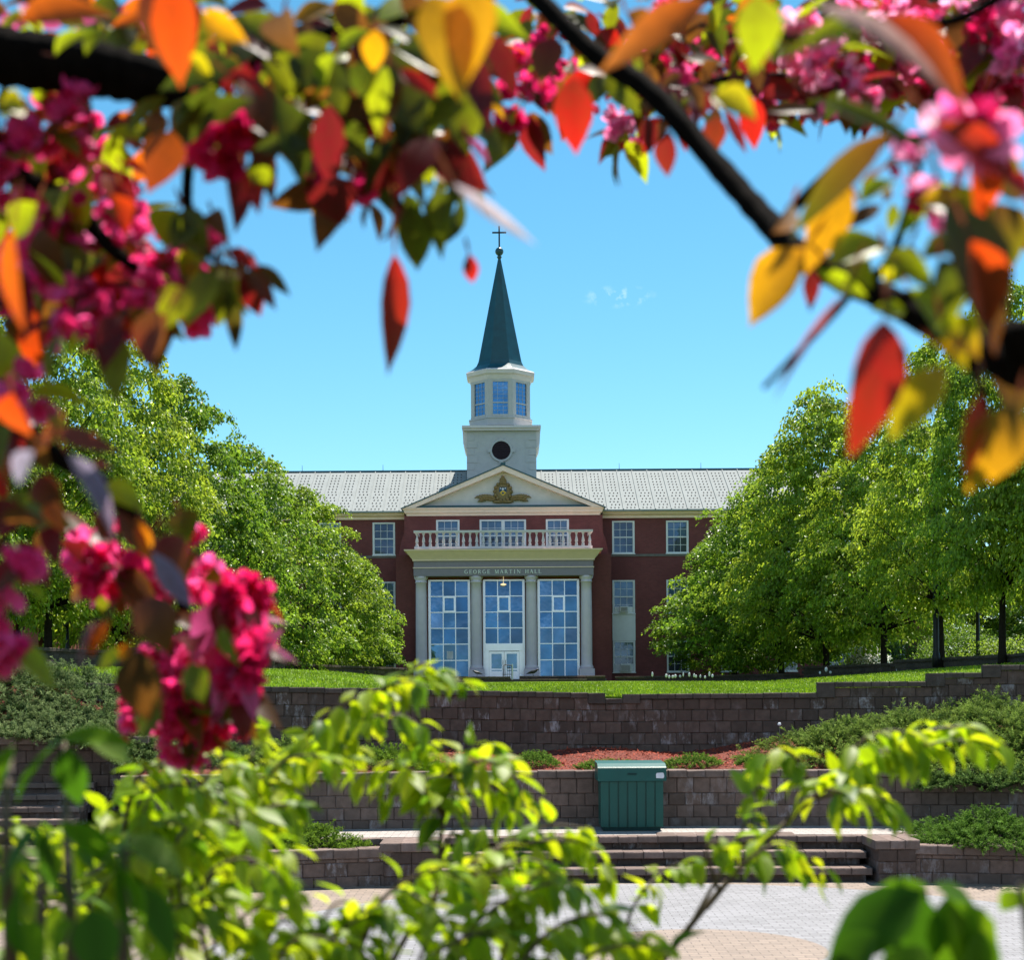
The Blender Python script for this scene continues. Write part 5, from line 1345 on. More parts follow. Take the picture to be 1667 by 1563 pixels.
shrub('leafy_shrub', 'low mass of pale and yellow-green leaves along the bottom edge, under the plaza steps', (0.08, 1.56), [
 (SP((610,1620,1.9),(690,1480,1.95),(780,1400,2.0),(880,1370,2.0),(950,1375,2.0),(1000,1430,2.0)), dict(rooted=True, start=.2, dens=3)),
 SP((560,1620,1.8),(600,1500,1.85),(650,1440,1.9),(720,1420,1.9),(760,1440,1.9)),
 SP((700,1600,1.8),(780,1500,1.8),(860,1450,1.8),(930,1440,1.8),(985,1490,1.8)),
 SP((470,1640,1.75),(520,1550,1.8),(580,1500,1.8),(640,1490,1.8)),
 SP((820,1620,1.75),(880,1530,1.75),(960,1490,1.75),(1030,1510,1.75),(1060,1545,1.75)),
 SP((640,1640,1.7),(700,1560,1.7),(780,1520,1.7),(850,1530,1.7)),
 SP((880,1640,1.7),(940,1570,1.7),(1010,1540,1.7),(1100,1550,1.7)),
 SP((420,1640,1.7),(470,1540,1.7),(540,1530,1.7),(600,1560,1.7)),
 SP((780,1400,2.0),(830,1370,2.05),(900,1345,2.05),(960,1350,2.05)),
 SP((740,1430,2.0),(800,1420,1.95),(860,1400,1.95),(905,1420,1.95)),
 SP((380,1650,1.8),(410,1590,1.8),(460,1500,1.82),(530,1530,1.8)),
 SP((470,1650,1.8),(500,1560,1.8),(550,1470,1.82),(620,1500,1.8)),
 SP((560,1650,1.8),(590,1540,1.8),(640,1450,1.82),(710,1480,1.8)),
 SP((640,1650,1.8),(670,1590,1.8),(720,1500,1.82),(790,1530,1.8)),
 SP((720,1650,1.8),(750,1560,1.8),(800,1470,1.82),(870,1500,1.8)),
 SP((800,1650,1.8),(830,1510,1.8),(880,1420,1.82),(950,1450,1.8)),
 SP((850,1650,1.8),(880,1590,1.8),(930,1500,1.82),(1000,1530,1.8)),
 SP((930,1650,1.8),(960,1610,1.8),(1010,1520,1.82),(1080,1550,1.8)),
 SP((500,1650,1.8),(530,1650,1.8),(580,1560,1.82),(650,1590,1.8)),
 SP((620,1650,1.8),(650,1660,1.8),(700,1570,1.82),(770,1600,1.8)),
 SP((760,1650,1.8),(790,1650,1.8),(840,1560,1.82),(910,1590,1.8)),
 SP((900,1650,1.8),(930,1670,1.8),(980,1580,1.82),(1050,1610,1.8)),
], .050)
shrub('leafy_shrub', 'thin slanting shrub stem with leaf sprays in front of the right end of the steps', (0.60, 1.68), [
 (SP((1050,1600,2.1),(1180,1440,2.15),(1290,1330,2.2),(1400,1245,2.25),(1500,1195,2.3),(1580,1185,2.3),(1640,1215,2.3)), dict(rooted=True, start=.58, dens=3, r0=.0042)),
 (SP((1110,1530,2.1),(1200,1370,2.15),(1240,1260,2.2),(1265,1225,2.2),(1300,1235,2.2)), dict(start=.55)),
 SP((1330,1300,2.2),(1300,1240,2.2),(1270,1220,2.2),(1240,1245,2.2)),
 SP((1350,1280,2.2),(1400,1210,2.2),(1450,1190,2.2),(1500,1200,2.2)),
 (SP((1330,1300,2.2),(1390,1290,2.15),(1430,1300,2.15),(1465,1330,2.15)), dict(start=.35)),
 (SP((1340,1285,2.2),(1370,1290,2.1),(1390,1310,2.1)), dict(ln=.065, start=.6)),
 SP((1440,1225,2.25),(1500,1215,2.2),(1560,1205,2.2),(1600,1225,2.2)),
 (SP((1150,1480,2.1),(1220,1400,2.05),(1280,1375,2.05),(1340,1420,2.05)), dict(start=.45)),
 (SP((1170,1450,2.1),(1150,1385,2.1),(1180,1370,2.1),(1250,1380,2.1)), dict(start=.3)),
 (SP((1000,1600,2.0),(1030,1480,2.05),(1080,1420,2.1),(1130,1400,2.1)), dict(start=.5, dens=2)),
], .052)
tw = []
for (x0, x1, yt, dd) in [(-40,120,1345,1.9),(30,200,1370,1.8),(140,270,1290,2.1),(180,330,1250,2.0),(200,380,1280,1.9),(240,440,1290,1.95),(250,470,1340,1.8),(300,480,1400,1.75),
                         (-60,60,1400,1.6),(20,190,1470,1.6),(120,300,1500,1.5),(220,420,1470,1.7),(-30,100,1520,1.5),(260,390,1360,2.0),(150,250,1390,1.8)]:
    xm = (x0 + x1) / 2
    tw.append((SP((xm-30, 1640, dd), (xm-60, (1640+yt)/2, dd), (x0+40, yt+25, dd), ((x0+x1)/2+20, yt, dd), (x1, yt+55, dd)), dict(start=.3)))
for (x0, x1, yt, dd) in [(200,420,1220,2.1),(280,470,1250,2.05),(330,500,1480,1.8),(160,360,1340,1.9),(280,440,1420,1.85),(60,220,1540,1.6),(340,480,1540,1.7)]:
    tw.append((SP((x0, 1640, dd), (x0+10, (1640+yt)/2, dd), (x0+50, yt+25, dd), ((x0+x1)/2+20, yt, dd), (x1, yt+55, dd)), dict(start=.3)))
tw[3][1]['rooted'] = True
shrub('leafy_shrub', 'dense bright green shrub filling the lower left corner below the pink blossom', (-0.56, 1.52), tw, .056, dens=2)
# big out-of-focus leaves close to the lens
def big_leaves(name, label, root, items, stems, group='green shrubs in front of the plaza'):
    rx, ry = root; rz = bank_z(rx, ry); t = thing(name, label, 'shrub', (rx, ry, rz), group); lm, tm = MB(), MB()
    for (ax, ay, bx_, by_, Y, wpx, col) in items:
        a, b = np.array(P(ax, ay, Y)), np.array(P(bx_, by_, Y + rng.uniform(-.03, .05))); L = np.linalg.norm(b - a)
        add_leaves(lm, [a], [b - a], [np.array([0, -.5, .8]) + rng.normal(0, .25, 3)], L, wpx * Y / F * 1.25, np.array(col), 'leaf', .3, .18)
    for s_ in stems:
        w = pl(s_); tm.tube([(rx, ry, rz - .05)] + [tuple(p) for p in smooth_path(w, 6)], list(np.linspace(.006, .0016, 6*(len(w)-1)+2)), 6)
    link_mesh('leaves', lm, M['broad_leaf'], t, True); link_mesh('stem', tm, M['twig'], t, True)
DK, MD, LM, PL = (.075, .20, .008), (.17, .35, .010), (.30, .48, .012), (.24, .38, .07)
big_leaves('broad_leaf_shrub', 'close dark green shrub with broad blurred leaves at the left edge', (-.42, 1.0), [
 (100,1205,5,1290,1.05,46,DK), (95,1205,215,1190,1.05,34,MD), (110,1215,125,1320,1.05,48,DK), (140,1200,225,1235,1.1,40,PL), (20,1215,-30,1290,1.0,50,MD),
 (70,1345,-20,1450,.95,66,DK), (80,1350,95,1500,.95,70,DK), (100,1340,190,1400,.95,56,MD), (200,1370,190,1540,.95,64,DK), (215,1375,120,1420,.95,46,PL),
 (210,1360,300,1420,1.0,48,PL), (180,1400,250,1490,.95,50,MD), (30,1500,80,1600,.95,56,MD), (230,1440,290,1560,1.0,44,DK), (40,1430,15,1563,.9,76,DK), (150,1480,165,1600,.9,64,DK), (120,1500,60,1590,.9,56,MD)],
 [[(120,1600,1.0),(110,1400,1.0),(105,1210,1.15)], [(200,1620,1.0),(205,1370,1.0)], [(60,1620,1.0),(75,1345,1.0)], [(20,1600,1.05),(10,1350,1.0),(20,1215,1.1)]])
big_leaves('broad_leaf_shrub', 'close dark green shrub with broad blurred leaves at the bottom right corner', (.42, .95), [
 (1510,1442,1400,1482,.92,48,MD), (1500,1450,1335,1570,.92,84,DK), (1520,1442,1650,1530,.92,64,MD), (1500,1455,1465,1600,.92,88,DK), (1545,1468,1630,1620,.92,80,LM), (1540,1460,1560,1600,.92,74,MD),
 (1660,1440,1705,1530,1.0,60,LM), (1430,1520,1330,1640,.9,84,DK), (1590,1510,1600,1640,.92,66,MD), (1655,1450,1630,1485,1.0,30,LM), (1500,1540,1450,1660,.9,80,MD)],
 [[(1520,1640,.95),(1515,1540,.95),(1505,1445,.95)], [(1690,1620,1.0),(1660,1440,1.0)], [(1490,1640,.95),(1500,1560,.95),(1450,1500,.93)]])

# ------------------------------------------------------------------ foreground: flowering crabapples
OR, RO, RD, MA, GO, YE, LI, OL, DG, BZ, PA = ((.90, .17, .006), (.80, .07, .004), (.68, .014, .010), (.26, .008, .014), (.90, .42, .006), (.82, .66, .008),
    (.55, .66, .008), (.22, .25, .006), (.09, .13, .006), (.24, .085, .010), (.6, .5, .55))
PK, MG, DM, LP = (.96, .13, .40), (.90, .035, .20), (.55, .006, .07), (.97, .50, .72)
def cleaf(lm, ax, ay, bx_, by_, Y, wpx, c0, c1=None, face=0.0, bend=.15):
    """one crabapple leaf from stalk end to tip"""
    a, b = np.array(P(ax, ay, Y)), np.array(P(bx_, by_, Y + rng.uniform(-.02, .03))); L = np.linalg.norm(b - a)
    nr = np.array([face + rng.normal(0, .25), -1.0, .35 + rng.normal(0, .25)])
    add_leaves(lm, [a], [b - a], [nr], L, wpx * Y / F * 1.12, np.array(c0), 'leaf', rng.uniform(.2, .9), rng.uniform(.05, .45), np.array(c1 if c1 is not None else c0))
    back = unit(a - b) * .7 + np.array([rng.normal(0, .25), 0, .6]); add_leaves(lm, [a], [back], [[0, -1, .2]], L * rng.uniform(.35, .6), .0028, (.20, .05, .02), 'needle', 0, .1)
def flower(pm, c, axis, size, k=8, cols=(PK, MG)):
    axis = unit(np.array(axis, float)); a0 = unit(np.cross(axis, [.3, .2, .9])); b0 = np.cross(axis, a0)
    for ring, (m, op, sc) in enumerate(((5, .95, 1.0), (k - 5, .45, .72))):
        for i in range(m):
            an = 2*np.pi*i/m + ring*.6 + rng.normal(0, .15); rad = a0*math.cos(an) + b0*math.sin(an); o_ = op + rng.normal(0, .15)
            d = axis*math.cos(o_) + rad*math.sin(o_); nr = axis*math.sin(o_) - rad*math.cos(o_); kk = rng.uniform(0, 1)
            c_ = np.array(cols[0])*kk + np.array(cols[1])*(1-kk)
            add_leaves(pm, [c], [d], [nr], size*.52*sc*rng.uniform(.85, 1.1), size*.40*sc, c_*.8, 'petal', -.35, -.25, c_*1.05)
def cluster(pm, lm, sm_, px, py, Y, rpx, n, size=.034, leaves=4, cols=(PK, MG), lc=(BZ, OL, MA, RO, LI), bud=2):
    """a bunch of blossoms on short stalks with young leaves between"""
    c = np.array(P(px, py, Y)); r = rpx * Y / F
    for i in range(n):
        o = unit(rng.normal(0, 1, 3)); p = c + o * r * rng.uniform(.3, 1) ** .6 * np.array([1, .8, 1])
        flower(pm, p, o*.7 + np.array([0, -.35, -.15]) + rng.normal(0, .25, 3), size*rng.uniform(.8, 1.15), 8, cols)
        sm_.tube([tuple(c), tuple((c + p)/2 + np.array([0, 0, .004])), tuple(p)], .0009, 4)
    for i in range(bud):
        o = unit(rng.normal(0, 1, 3)); p = c + o*r*1.1; flower(pm, p, o + np.array([0, 0, -.5]), size*.5, 7, (MG, DM)); sm_.tube([tuple(c), tuple(p)], .0008, 4)
    for i in range(leaves):
        o = unit(rng.normal(0, 1, 3)); p = c + o*r*.5; cc = lc[rng.integers(len(lc))]
        L = rng.uniform(.035, .06); add_leaves(lm, [p], [o + np.array([0, 0, -.4])], [np.array([0, -.6, .8]) + rng.normal(0, .4, 3)], L, L*.5, np.array(cc)*rng.uniform(.8, 1.2), 'leaf', .3, .3)
def branch(bm, pts, r0, r1, n=8, knots=True, pre=()):
    path = smooth_path([np.array(p) for p in pre] + pl(pts), 10); k = len(path)
    rad = [(r0 + (r1 - r0)*i/(k-1)) * (1 + (random.uniform(-.05, .09) if knots else 0)) for i in range(k)]
    bm.tube([tuple(p) for p in path], rad, n); return path
def fill(lm, region, Y, n, pal, ln=(.035, .06), hang=.5):
    """leaves scattered through a stretch of the branch: region = photo rectangle"""
    x0, y0, x1, y1 = region
    for i in range(n):
        yy = Y + rng.uniform(-.12, .12); p = np.array(P(rng.uniform(x0, x1), rng.uniform(y0, y1), yy)); L = rng.uniform(*ln); c = np.array(pal[rng.integers(len(pal))])*rng.uniform(.8, 1.2)
        add_leaves(lm, [p], [np.array([rng.normal(0, .7), rng.normal(0, .4), -hang + rng.normal(0, .5)])], [np.array([rng.normal(0, .5), -1, .5 + rng.normal(0, .5)])], L, L*rng.uniform(.4, .58), c, 'leaf', rng.uniform(.1, .5), rng.uniform(.05, .4), c*rng.uniform(.7, 1.2))

def join(a, b):
    a.v += b.v; a.c += b.c; a.f += [[i + a.n for i in f] for f in b.f]; a.m += [1] * len(b.f); a.n += b.n; return a
def more_clusters(pm, lm, sm_, region, Y, n, r_=40, k=6, cols=(PK, MG), lc=(BZ, OL, MA, RO, LI), size=.034):
    for i in range(n): cluster(pm, lm, sm_, rng.uniform(region[0], region[2]), rng.uniform(region[1], region[3]), Y + rng.uniform(-.1, .12), r_, k, size, 4, cols if rng.uniform() < .6 else (MG, DM), lc)
# --- left tree
tx, ty = -.95, 1.25; tz = bank_z(tx, ty)
t = thing('crabapple_tree', 'pink flowering crabapple with bronze and lime leaves reaching in from the left', 'tree', (tx, ty, tz), 'flowering crabapples framing the view')
bm, lm, pm, sm2 = MB(), MB(), MB(), MB()
bm.tube([(tx, ty, tz - .2), (tx + .02, ty, tz + .5), (tx + .05, ty - .02, tz + 1.1), (tx + .1, ty - .02, tz + 1.75), (tx + .2, ty, tz + 2.3)], [.085, .07, .06, .05, .03], 12)
tr_top = (tx + .07, ty - .02, tz + 1.55)
branch(bm, [(-250,40,1.15),(-100,66,1.15),(0,90,1.15),(130,108,1.15),(230,128,1.15),(310,150,1.15),(330,185,1.15)], .030, .015, 10, pre=[(tx + .06, ty - .02, tz + 1.25), (tx + .18, ty - .03, tz + 1.75)])
branch(bm, [(300,150,1.15),(400,110,1.2),(520,60,1.2),(640,30,1.2),(760,10,1.2),(830,-40,1.2)], .008, .006)
branch(bm, [(560,50,1.2),(560,150,1.2),(590,240,1.2),(640,310,1.2),(660,350,1.2)], .005, .002)
branch(bm, [(625,30,1.2),(640,140,1.2),(700,230,1.2),(735,310,1.2),(740,330,1.2)], .005, .0015)
branch(bm, [(310,150,1.15),(310,230,1.15),(305,330,1.15),(330,400,1.15),(370,440,1.15)], .006, .002)
branch(bm, [(-100,200,1.15),(0,270,1.15),(110,330,1.15),(200,420,1.15),(300,470,1.15),(370,440,1.15)], .014, .002, pre=[(tx + .05, ty - .02, tz + 1.1), (tx + .25, ty - .03, tz + 1.72)])
branch(bm, [(-140,520,1.1),(-40,600,1.15),(60,720,1.22),(180,800,1.32),(270,920,1.42),(310,1040,1.46),(300,1150,1.48)], .015, .003, pre=[(tx + .04, ty - .02, tz + .85), (tx + .24, ty - .03, tz + 1.52)])
for a in [
 (285,-40,280,135,.85,72,RO,(.75,.10,.01)), (250,-40,262,105,.9,60,(.22,.02,.01),BZ), (30,35,165,-15,.9,50,OR), (330,20,400,70,.95,40,GO), (700,-10,760,132,.8,88,GO,(.72,.42,.01)), (775,-30,755,130,.8,80,GO),
 (690,10,730,80,.9,70,OR,GO), (612,48,606,118,1.0,38,GO), (545,88,500,165,1.05,45,LI), (630,108,598,205,1.0,40,LI,(.5,.55,.01)), (630,120,690,215,1.1,85,OL,DG), (720,120,770,250,1.1,80,DG,OL),
 (650,112,712,155,1.0,28,RD), (545,285,555,366,1.1,78,MA,(.25,.01,.012)), (665,330,688,445,1.1,52,DG,OL), (738,310,698,405,1.1,52,DG,OL), (642,412,638,610,1.05,44,RD,(.42,.035,.006)),
 (763,412,770,466,1.1,24,MA,RD), (738,298,878,400,.8,20,PA,(.6,.55,.6)), (640,330,650,400,1.1,38,MA), (640,240,668,300,1.15,40,GO), (735,240,745,330,1.15,34,DG), (760,225,800,265,1.0,18,PK),  # the long thin PA leaf has its white gloss painted as colour
 (280,212,246,312,1.0,62,OR,(.7,.1,.01)), (200,268,250,280,1.05,22,RD), (400,270,430,330,1.05,50,LI,OL), (415,300,420,345,1.05,26,RD), (290,340,262,402,1.1,60,LI,(.5,.5,.01)), (300,340,325,415,1.1,55,DG,OL),
 (345,345,362,378,1.1,30,BZ), (300,470,262,532,1.0,52,YE,LI), (330,430,300,480,1.1,40,GO), (350,450,330,505,1.1,60,OL), (372,470,390,572,1.1,28,DG,(.1,.03,.01)), (392,445,432,517,1.1,38,MA,(.3,.01,.01)), (420,430,474,482,1.1,22,BZ,DG),
 (375,405,410,425,1.1,22,RD),(350,440,300,520,1.08,44,OL,LI),(365,450,360,530,1.1,40,OL),(400,440,450,500,1.1,30,BZ,MA),(330,410,290,455,1.1,44,YE,OL),(390,430,470,465,1.1,20,MA,BZ),(310,360,280,400,1.1,40,OL),(240,500,215,560,1.05,40,BZ),(200,520,160,560,1.05,36,MA), (255,500,240,600,.95,60,BZ,MA), (270,510,230,590,.95,40,(.3,.09,.02)), (180,315,205,385,1.0,45,RO,RD), (195,300,225,340,1.05,24,MA), (60,330,20,390,1.0,50,LI,OL), (100,310,90,340,1.05,40,OL),
 (0,170,45,175,.95,40,YE), (170,50,140,85,1.1,35,LI), (300,90,350,130,1.0,30,YE), (90,90,140,40,1.1,30,LI), (370,120,440,150,1.0,35,RD), (20,370,0,560,.75,35,OR,(.4,.05,.01)), (430,90,480,150,1.1,40,OL), (400,170,450,230,1.1,70,OL,DG), (470,200,500,270,1.1,70,OL,DG),
 (480,40,500,70,1.1,40,(.2,.09,.03)), (460,20,470,80,1.05,60,(.24,.12,.05),BZ), (690,170,640,230,1.15,60,DG), (520,110,560,170,1.1,70,DG,OL), (560,230,600,260,1.15,50,OL),
 (110,740,205,855,.9,34,(.42,.36,.5),(.3,.2,.3)), (250,900,312,995,1.0,36,(.42,.36,.5),(.3,.2,.3)), (55,735,-10,795,.8,40,(.4,.35,.45)), (95,700,170,725,1.0,30,(.3,.05,.03)), (150,760,190,748,1.0,22,RD), (20,640,40,720,.85,70,RO,(.6,.09,.01)),  # pale violet on these leaves is glossy sheen painted into their colour
 (100,705,40,715,.9,40,OR), (60,775,100,830,1.0,50,MA,BZ), (30,820,60,880,1.0,70,(.2,.05,.01),BZ), (80,820,100,860,1.0,30,OR), (170,790,235,830,1.05,40,YE,LI), (190,830,250,920,1.05,30,(.2,.03,.02),BZ), (225,840,250,930,1.05,26,OR,GO), (180,830,160,880,1.05,34,(.3,.05,.02)),
 (170,1010,100,1080,.95,22,(.3,.12,.14)), (180,1010,130,1070,.95,26,OR,RO), (200,1060,150,1085,1.05,28,LI,YE), (215,1045,195,1110,1.0,30,OR,GO), (225,1055,235,1180,1.0,70,(.05,.03,.008),BZ), (240,970,270,1060,1.05,70,(.14,.03,.02),BZ), (265,870,300,960,1.05,60,MA,BZ),
 (310,1080,330,1140,1.1,40,OL,DG), (360,1020,380,1080,1.1,26,OL), (260,1150,225,1200,1.05,40,OL,DG), (290,830,310,880,1.1,50,BZ,OL), (350,920,340,960,1.1,30,OR), (240,1110,250,1160,1.1,30,OL)]:
    cleaf(lm, *a)
for a in [(30,645,1.1,36,4,.036),(10,660,1.05,28,2,.036),(20,270,1.15,55,5),(70,215,1.15,50,5),(150,190,1.15,45,4),(110,330,1.15,60,6),(95,420,1.15,60,6),(60,470,1.15,60,6),(150,480,1.15,55,6),(190,520,1.1,45,5),(120,520,1.1,45,4),(230,405,1.15,40,4),(270,440,1.15,40,4),
          (365,235,1.1,48,7,.04),(385,200,1.1,30,3),(140,900,1.1,36,4),(190,880,1.1,36,4),(165,930,1.1,40,4),(230,950,1.1,34,3),(325,895,1.1,26,3),(285,945,1.15,34,4),(370,965,1.15,32,5),(382,1020,1.15,34,5),(385,1080,1.15,32,5),(370,1110,1.15,45,6),(320,1130,1.2,50,6),(260,1130,1.2,45,5),(230,1170,1.2,35,4),(300,1190,1.2,45,6),(360,1180,1.2,40,5),(270,1075,1.15,36,4),(315,1040,1.15,40,4),(0,960,1.0,50,4),(-10,1040,1.0,40,3),(380,150,1.2,30,2),(300,1215,1.2,30,3),(10,200,1.15,30,3),(200,330,1.2,30,3),(555,310,1.15,32,3),(290,425,1.15,36,4),(330,455,1.15,34,4),(250,470,1.15,38,4),(300,500,1.15,30,3),(360,420,1.18,24,2),
          (855,165,1.5,36,5,.034),(845,200,1.5,30,4,.034),(870,110,1.6,36,4,.034)]:
    px, py, Y, r_, n_ = a[:5]; deep = px > 250 and py > 1040 or (px > 330 and py < 320)
    if py > 860 and px > 100: cluster(pm, lm, sm2, px, py, Y + .30, r_ * .95, n_ + 2, .034, 1, (PK, MG) if rng.uniform() < .4 else (MG, DM), (BZ, MA, OL))
    else: cluster(pm, lm, sm2, px, py, Y, r_, n_, a[5] if len(a) > 5 else .034, 3, (MG, DM) if deep or 520 < px < 900 else (PK, MG))
more_clusters(pm, lm, sm2, (-10, 180, 200, 540), 1.40, 14, 34, 6, (PK, MG), (BZ, OL, MA, LI), .038)
more_clusters(pm, lm, sm2, (-10, 380, 170, 545), 1.38, 8, 32, 6, (LP, PK), (BZ, OL, MA), .038)
more_clusters(pm, lm, sm2, (215, 1060, 375, 1195), 1.48, 7, 38, 7, (MG, DM), (BZ, MA, OL), .038)
more_clusters(pm, lm, sm2, (375, 950, 408, 1110), 1.42, 4, 24, 6, (LP, PK), (PK, MA), .038)  # paler pink painted in for the sunlit right edge of the hanging blossom
more_clusters(pm, lm, sm2, (120, 890, 200, 960), 1.4, 2, 34, 6, (PK, MG), (BZ, MA), .038)
more_clusters(pm, lm, sm2, (300, 950, 370, 1060), 1.42, 3, 32, 6, (PK, MG), (BZ, MA), .038)
more_clusters(pm, lm, sm2, (365, 950, 402, 1120), 1.40, 5, 26, 6, (PK, MG), (PK, MA), .038)  # brighter pink painted along the same sunlit edge
fill(lm, (330, 10, 800, 250), 1.14, 84, (OL, DG, BZ, LI, DG, MA, MA, BZ), (.035, .065))
fill(lm, (0, -10, 420, 60), 1.3, 26, (LI, OL, OR, BZ, RO, DG), (.03, .055))
fill(lm, (0, 640, 70, 740), 1.2, 8, (BZ, MA, OR, RD), (.03, .05))
fill(lm, (0, 200, 210, 520), 1.22, 18, (BZ, MA, OL, RD, LI), (.03, .055))
fill(lm, (330, 0, 780, 220), 1.25, 117, (OL, DG, BZ, LI, MA, GO), (.03, .055))
fill(lm, (0, 0, 330, 60), 1.3, 49, (LI, OL, OR, PK, BZ), (.03, .05))
fill(lm, (0, 150, 300, 240), 1.25, 22, (BZ, OR, OL, MA, LI), (.03, .05))
fill(lm, (0, 800, 90, 930), 1.2, 10, (BZ, MA, OL, (.2,.05,.01)), (.035, .06))
fill(lm, (225, 950, 375, 1180), 1.4, 10, (BZ, MA, OL, DG, RD), (.03, .05))
fill(lm, (500, 200, 760, 330), 1.25, 38, (OL, DG, BZ, MA, GO), (.03, .05))
link_mesh('trunk', bm, M['bark_crab'], t, True); link_mesh('leaves', lm, M['crab_leaf'], t, True); link_mesh('blossoms', join(pm, sm2), [M['petal'], M['twig']], t, True)

# --- right tree: one bough rising to the upper left
tx, ty = .85, .95; tz = bank_z(tx, ty)
t = thing('crabapple_tree', 'flowering crabapple bough slanting across the upper right with large gold, red and orange leaves', 'tree', (tx, ty, tz), 'flowering crabapples framing the view')
bm, lm, pm, sm2 = MB(), MB(), MB(), MB()
bm.tube([(tx, ty, tz - .2), (tx - .02, ty, tz + .7), (tx - .03, ty, tz + 1.4), (tx, ty, tz + 2.4)], [.08, .06, .05, .03], 12)
branch(bm, [(1760,660,.86),(1667,612,.88),(1560,550,.92),(1440,485,.98),(1310,420,1.04),(1240,350,1.1),(1160,260,1.16),(1060,150,1.22),(960,80,1.28),(860,-20,1.34),(800,-80,1.38)], .0100, .0085, 10, pre=[(tx - .02, ty, tz + 1.05), (tx - .12, ty - .02, tz + 1.2)])
branch(bm, [(1405,465,1.0),(1450,420,.95),(1480,330,.92),(1500,260,.92)], .004, .0018)
branch(bm, [(1440,485,.98),(1520,470,.9),(1570,400,.88),(1590,330,.88)], .004, .002)
branch(bm, [(1260,375,1.08),(1330,300,1.0),(1400,240,.98),(1500,225,.92),(1620,230,.88)], .004, .002)
branch(bm, [(1560,550,.92),(1600,640,.9),(1610,700,.9)], .003, .0015)
branch(bm, [(1400,460,1.0),(1330,540,.9),(1245,630,.85)], .0028, .0016)
branch(bm, [(1000,105,1.26),(1080,160,1.5),(1160,130,1.6),(1300,120,1.7),(1450,100,1.75),(1600,60,1.8),(1700,20,1.8)], .004, .004)
branch(bm, [(1700,-60,.8),(1560,30,.82),(1400,40,.85),(1280,60,.88),(1200,20,.9)], .004, .002)
qq = pl([(1700,20,1.8),(1700,-60,.8)])
for q_ in qq: s0 = np.array([tx, ty, tz + 1.9]); bm.tube([tuple(s0), tuple((s0 + q_)/2 + np.array([0,0,.03])), tuple(q_)], [.014, .009, .004], 7)
for a in [
 (932,125,937,247,1.15,60,(.34,.02,.01),RD), (1088,210,1083,292,1.2,36,MA,(.25,.02,.01)), (1150,0,985,88,.8,62,OR,(.62,.2,.03)), (1232,-10,1238,108,.78,70,(.5,.5,.01),LI), (1430,25,1268,72,.75,44,LI,(.3,.3,.01)), (1300,60,1420,62,.78,36,OL,LI),
 (1320,10,1570,140,.72,44,(.6,.42,.4),(.5,.25,.22)), (1440,25,1615,150,.72,85,RO,OR), (1160,155,1230,190,.95,52,YE), (1260,40,1300,10,.9,30,PA), (1322,160,1530,245,.85,44,(.2,.24,.008),DG), (1450,215,1280,368,.85,48,BZ,DG), (1290,330,1270,380,.9,40,(.3,.25,.2),BZ),
 (1310,405,1205,520,.9,85,GO,(.6,.3,.008)), (1385,300,1310,430,.9,62,GO,(.65,.3,.008)), (1350,430,1452,385,.9,72,(.5,.55,.01),LI), (1400,330,1460,290,.9,36,LI), (1540,330,1650,545,.78,120,DG,(.2,.05,.01)), (1580,390,1625,550,.75,78,RO,(.7,.09,.01)), (1500,330,1570,310,.82,38,GO,LI),
 (1440,520,1410,735,.75,82,RD,(.5,.03,.01)), (1540,595,1445,715,.75,72,(.72,.42,.008),YE), (1655,660,1590,800,.75,92,(.2,.10,.01),GO), (1595,640,1575,785,.75,34,RD,OR), (1520,200,1690,300,.78,60,(.55,.05,.015),RD), (1530,520,1600,580,.8,60,LI,GO), (1440,410,1530,470,.85,50,OL,LI), (1480,470,1560,560,.85,50,LI,OL), (1520,560,1580,600,.8,50,GO,YE),
 (1320,440,1322,500,1.0,26,MA), (1330,440,1420,490,.95,30,LI), (1500,420,1580,400,.85,60,OL,DG), (1610,610,1690,720,.95,80,BZ,(.1,.08,.01)), (1370,480,1250,640,.8,12,(.5,.12,.14)), (1180,180,1215,250,1.3,18,MA), (1165,190,1160,250,1.3,36,(.3,.03,.01)), (1020,20,1060,60,1.1,40,BZ), (900,60,880,130,1.3,50,MA,BZ), (985,120,1040,180,1.3,40,OL), (1640,300,1700,330,.8,60,RD),(1560,300,1600,420,.86,70,OL,BZ),(1620,330,1667,440,.85,80,BZ,OL),(1490,300,1470,390,.9,40,OL,LI),(1530,420,1560,530,.84,70,DG,OL),(1480,400,1440,470,.9,44,LI,YE),(1600,250,1667,330,.84,60,OL,(.3,.12,.02)),(1380,420,1420,470,.95,36,YE,LI)]:
    cleaf(lm, *a)
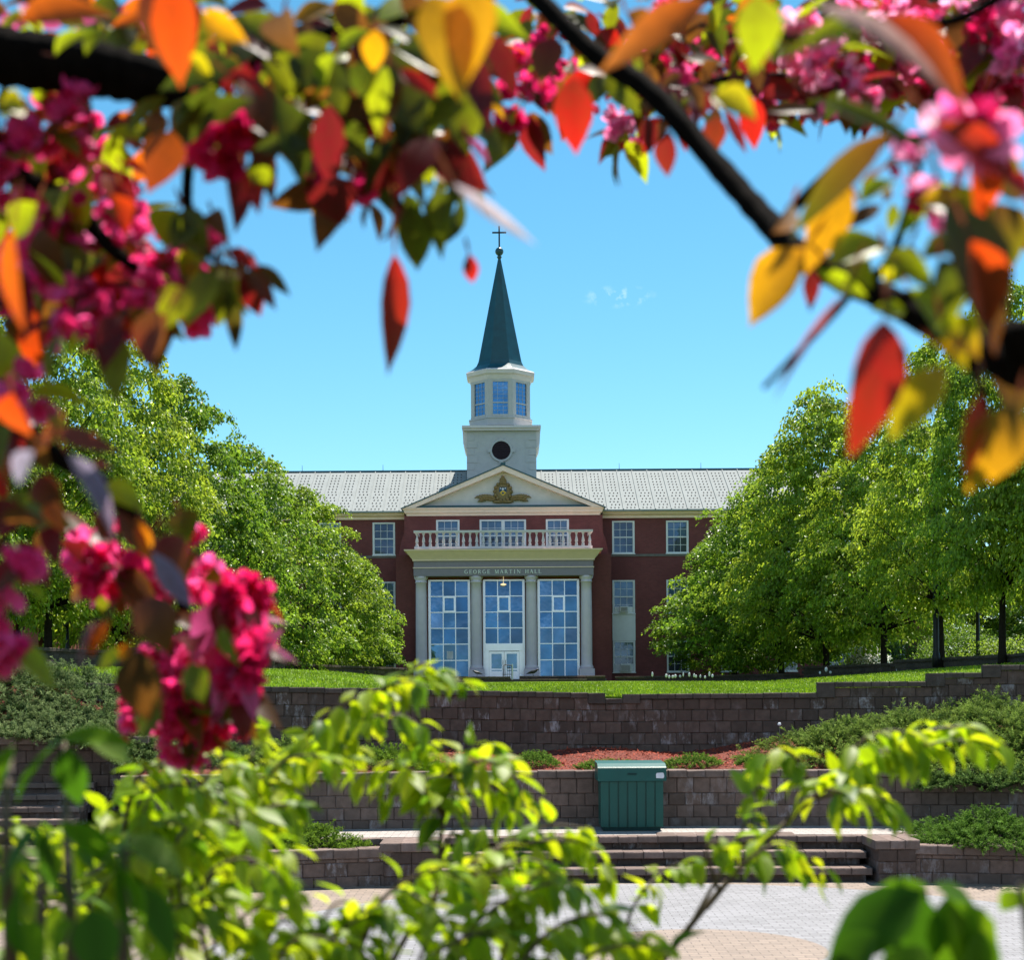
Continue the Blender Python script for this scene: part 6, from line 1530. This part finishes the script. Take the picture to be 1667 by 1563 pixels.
for a in [(1600,210,.8,38,3,.045),(1570,200,.82,26,2,.04),(1480,260,.95,22,1,.03),(1510,330,.9,20,2,.03)]: cluster(pm, lm, sm2, *a[:5], a[5], 1, (PK, LP))
for a in [(1030,195,36,5),(1015,225,24,3),(1050,160,30,3),(1100,100,40,4),(1150,105,40,4),(1180,110,30,3),(1290,110,36,5),(1330,115,40,6),(1370,105,36,5),(1400,90,40,5),(1440,120,40,5),(1480,150,36,4),(1430,60,40,4),(1500,60,40,4),(1560,40,40,5),(1620,30,40,5),(1650,80,40,4),(1600,110,36,4),(1245,188,18,3),(1420,165,28,3),(1545,120,36,3),(1250,60,36,3),(1100,40,36,3),(1660,140,26,3),(1380,30,36,3),(1170,40,36,3)]:
    cluster(pm, lm, sm2, a[0], a[1], rng.uniform(1.65, 1.95), a[2], a[3] + 2, .033, 4, (PK, LP) if 1270 < a[0] < 1500 and a[1] > 60 or a[0] < 1060 else (PK, MG), (OL, BZ, MA, LI, DG))
more_clusters(pm, lm, sm2, (1270, 10, 1667, 160), 1.8, 14, 40, 8, (PK, LP), size=.033)
more_clusters(pm, lm, sm2, (1290, 85, 1500, 185), 1.62, 9, 34, 8, (LP, PK), size=.033)
more_clusters(pm, lm, sm2, (820, 60, 1260, 150), 1.7, 7, 38, 6, size=.033)
more_clusters(pm, lm, sm2, (1180, 10, 1667, 120), 1.66, 14, 34, 8, (LP, PK), size=.034)
fill(lm, (820, -10, 1667, 60), 1.72, 60, (OL, BZ, MA, DG, OR, LI), (.035, .06))
fill(lm, (830, 0, 1300, 130), 1.75, 114, (OL, BZ, MA, DG, RD, LI), (.035, .055))
fill(lm, (1300, 0, 1667, 160), 1.85, 152, (OL, BZ, MA, DG, RD, LI), (.035, .055))
fill(lm, (1430, 280, 1667, 520), 1.05, 14, (LI, OL, GO, BZ), (.02, .035))
fill(lm, (1040, 90, 1260, 200), 1.5, 38, (OL, BZ, MA, RD), (.03, .05))
link_mesh('trunk', bm, M['bark_crab'], t, True); link_mesh('leaves', lm, M['crab_leaf'], t, True); link_mesh('blossoms', join(pm, sm2), [M['petal'], M['twig']], t, True)
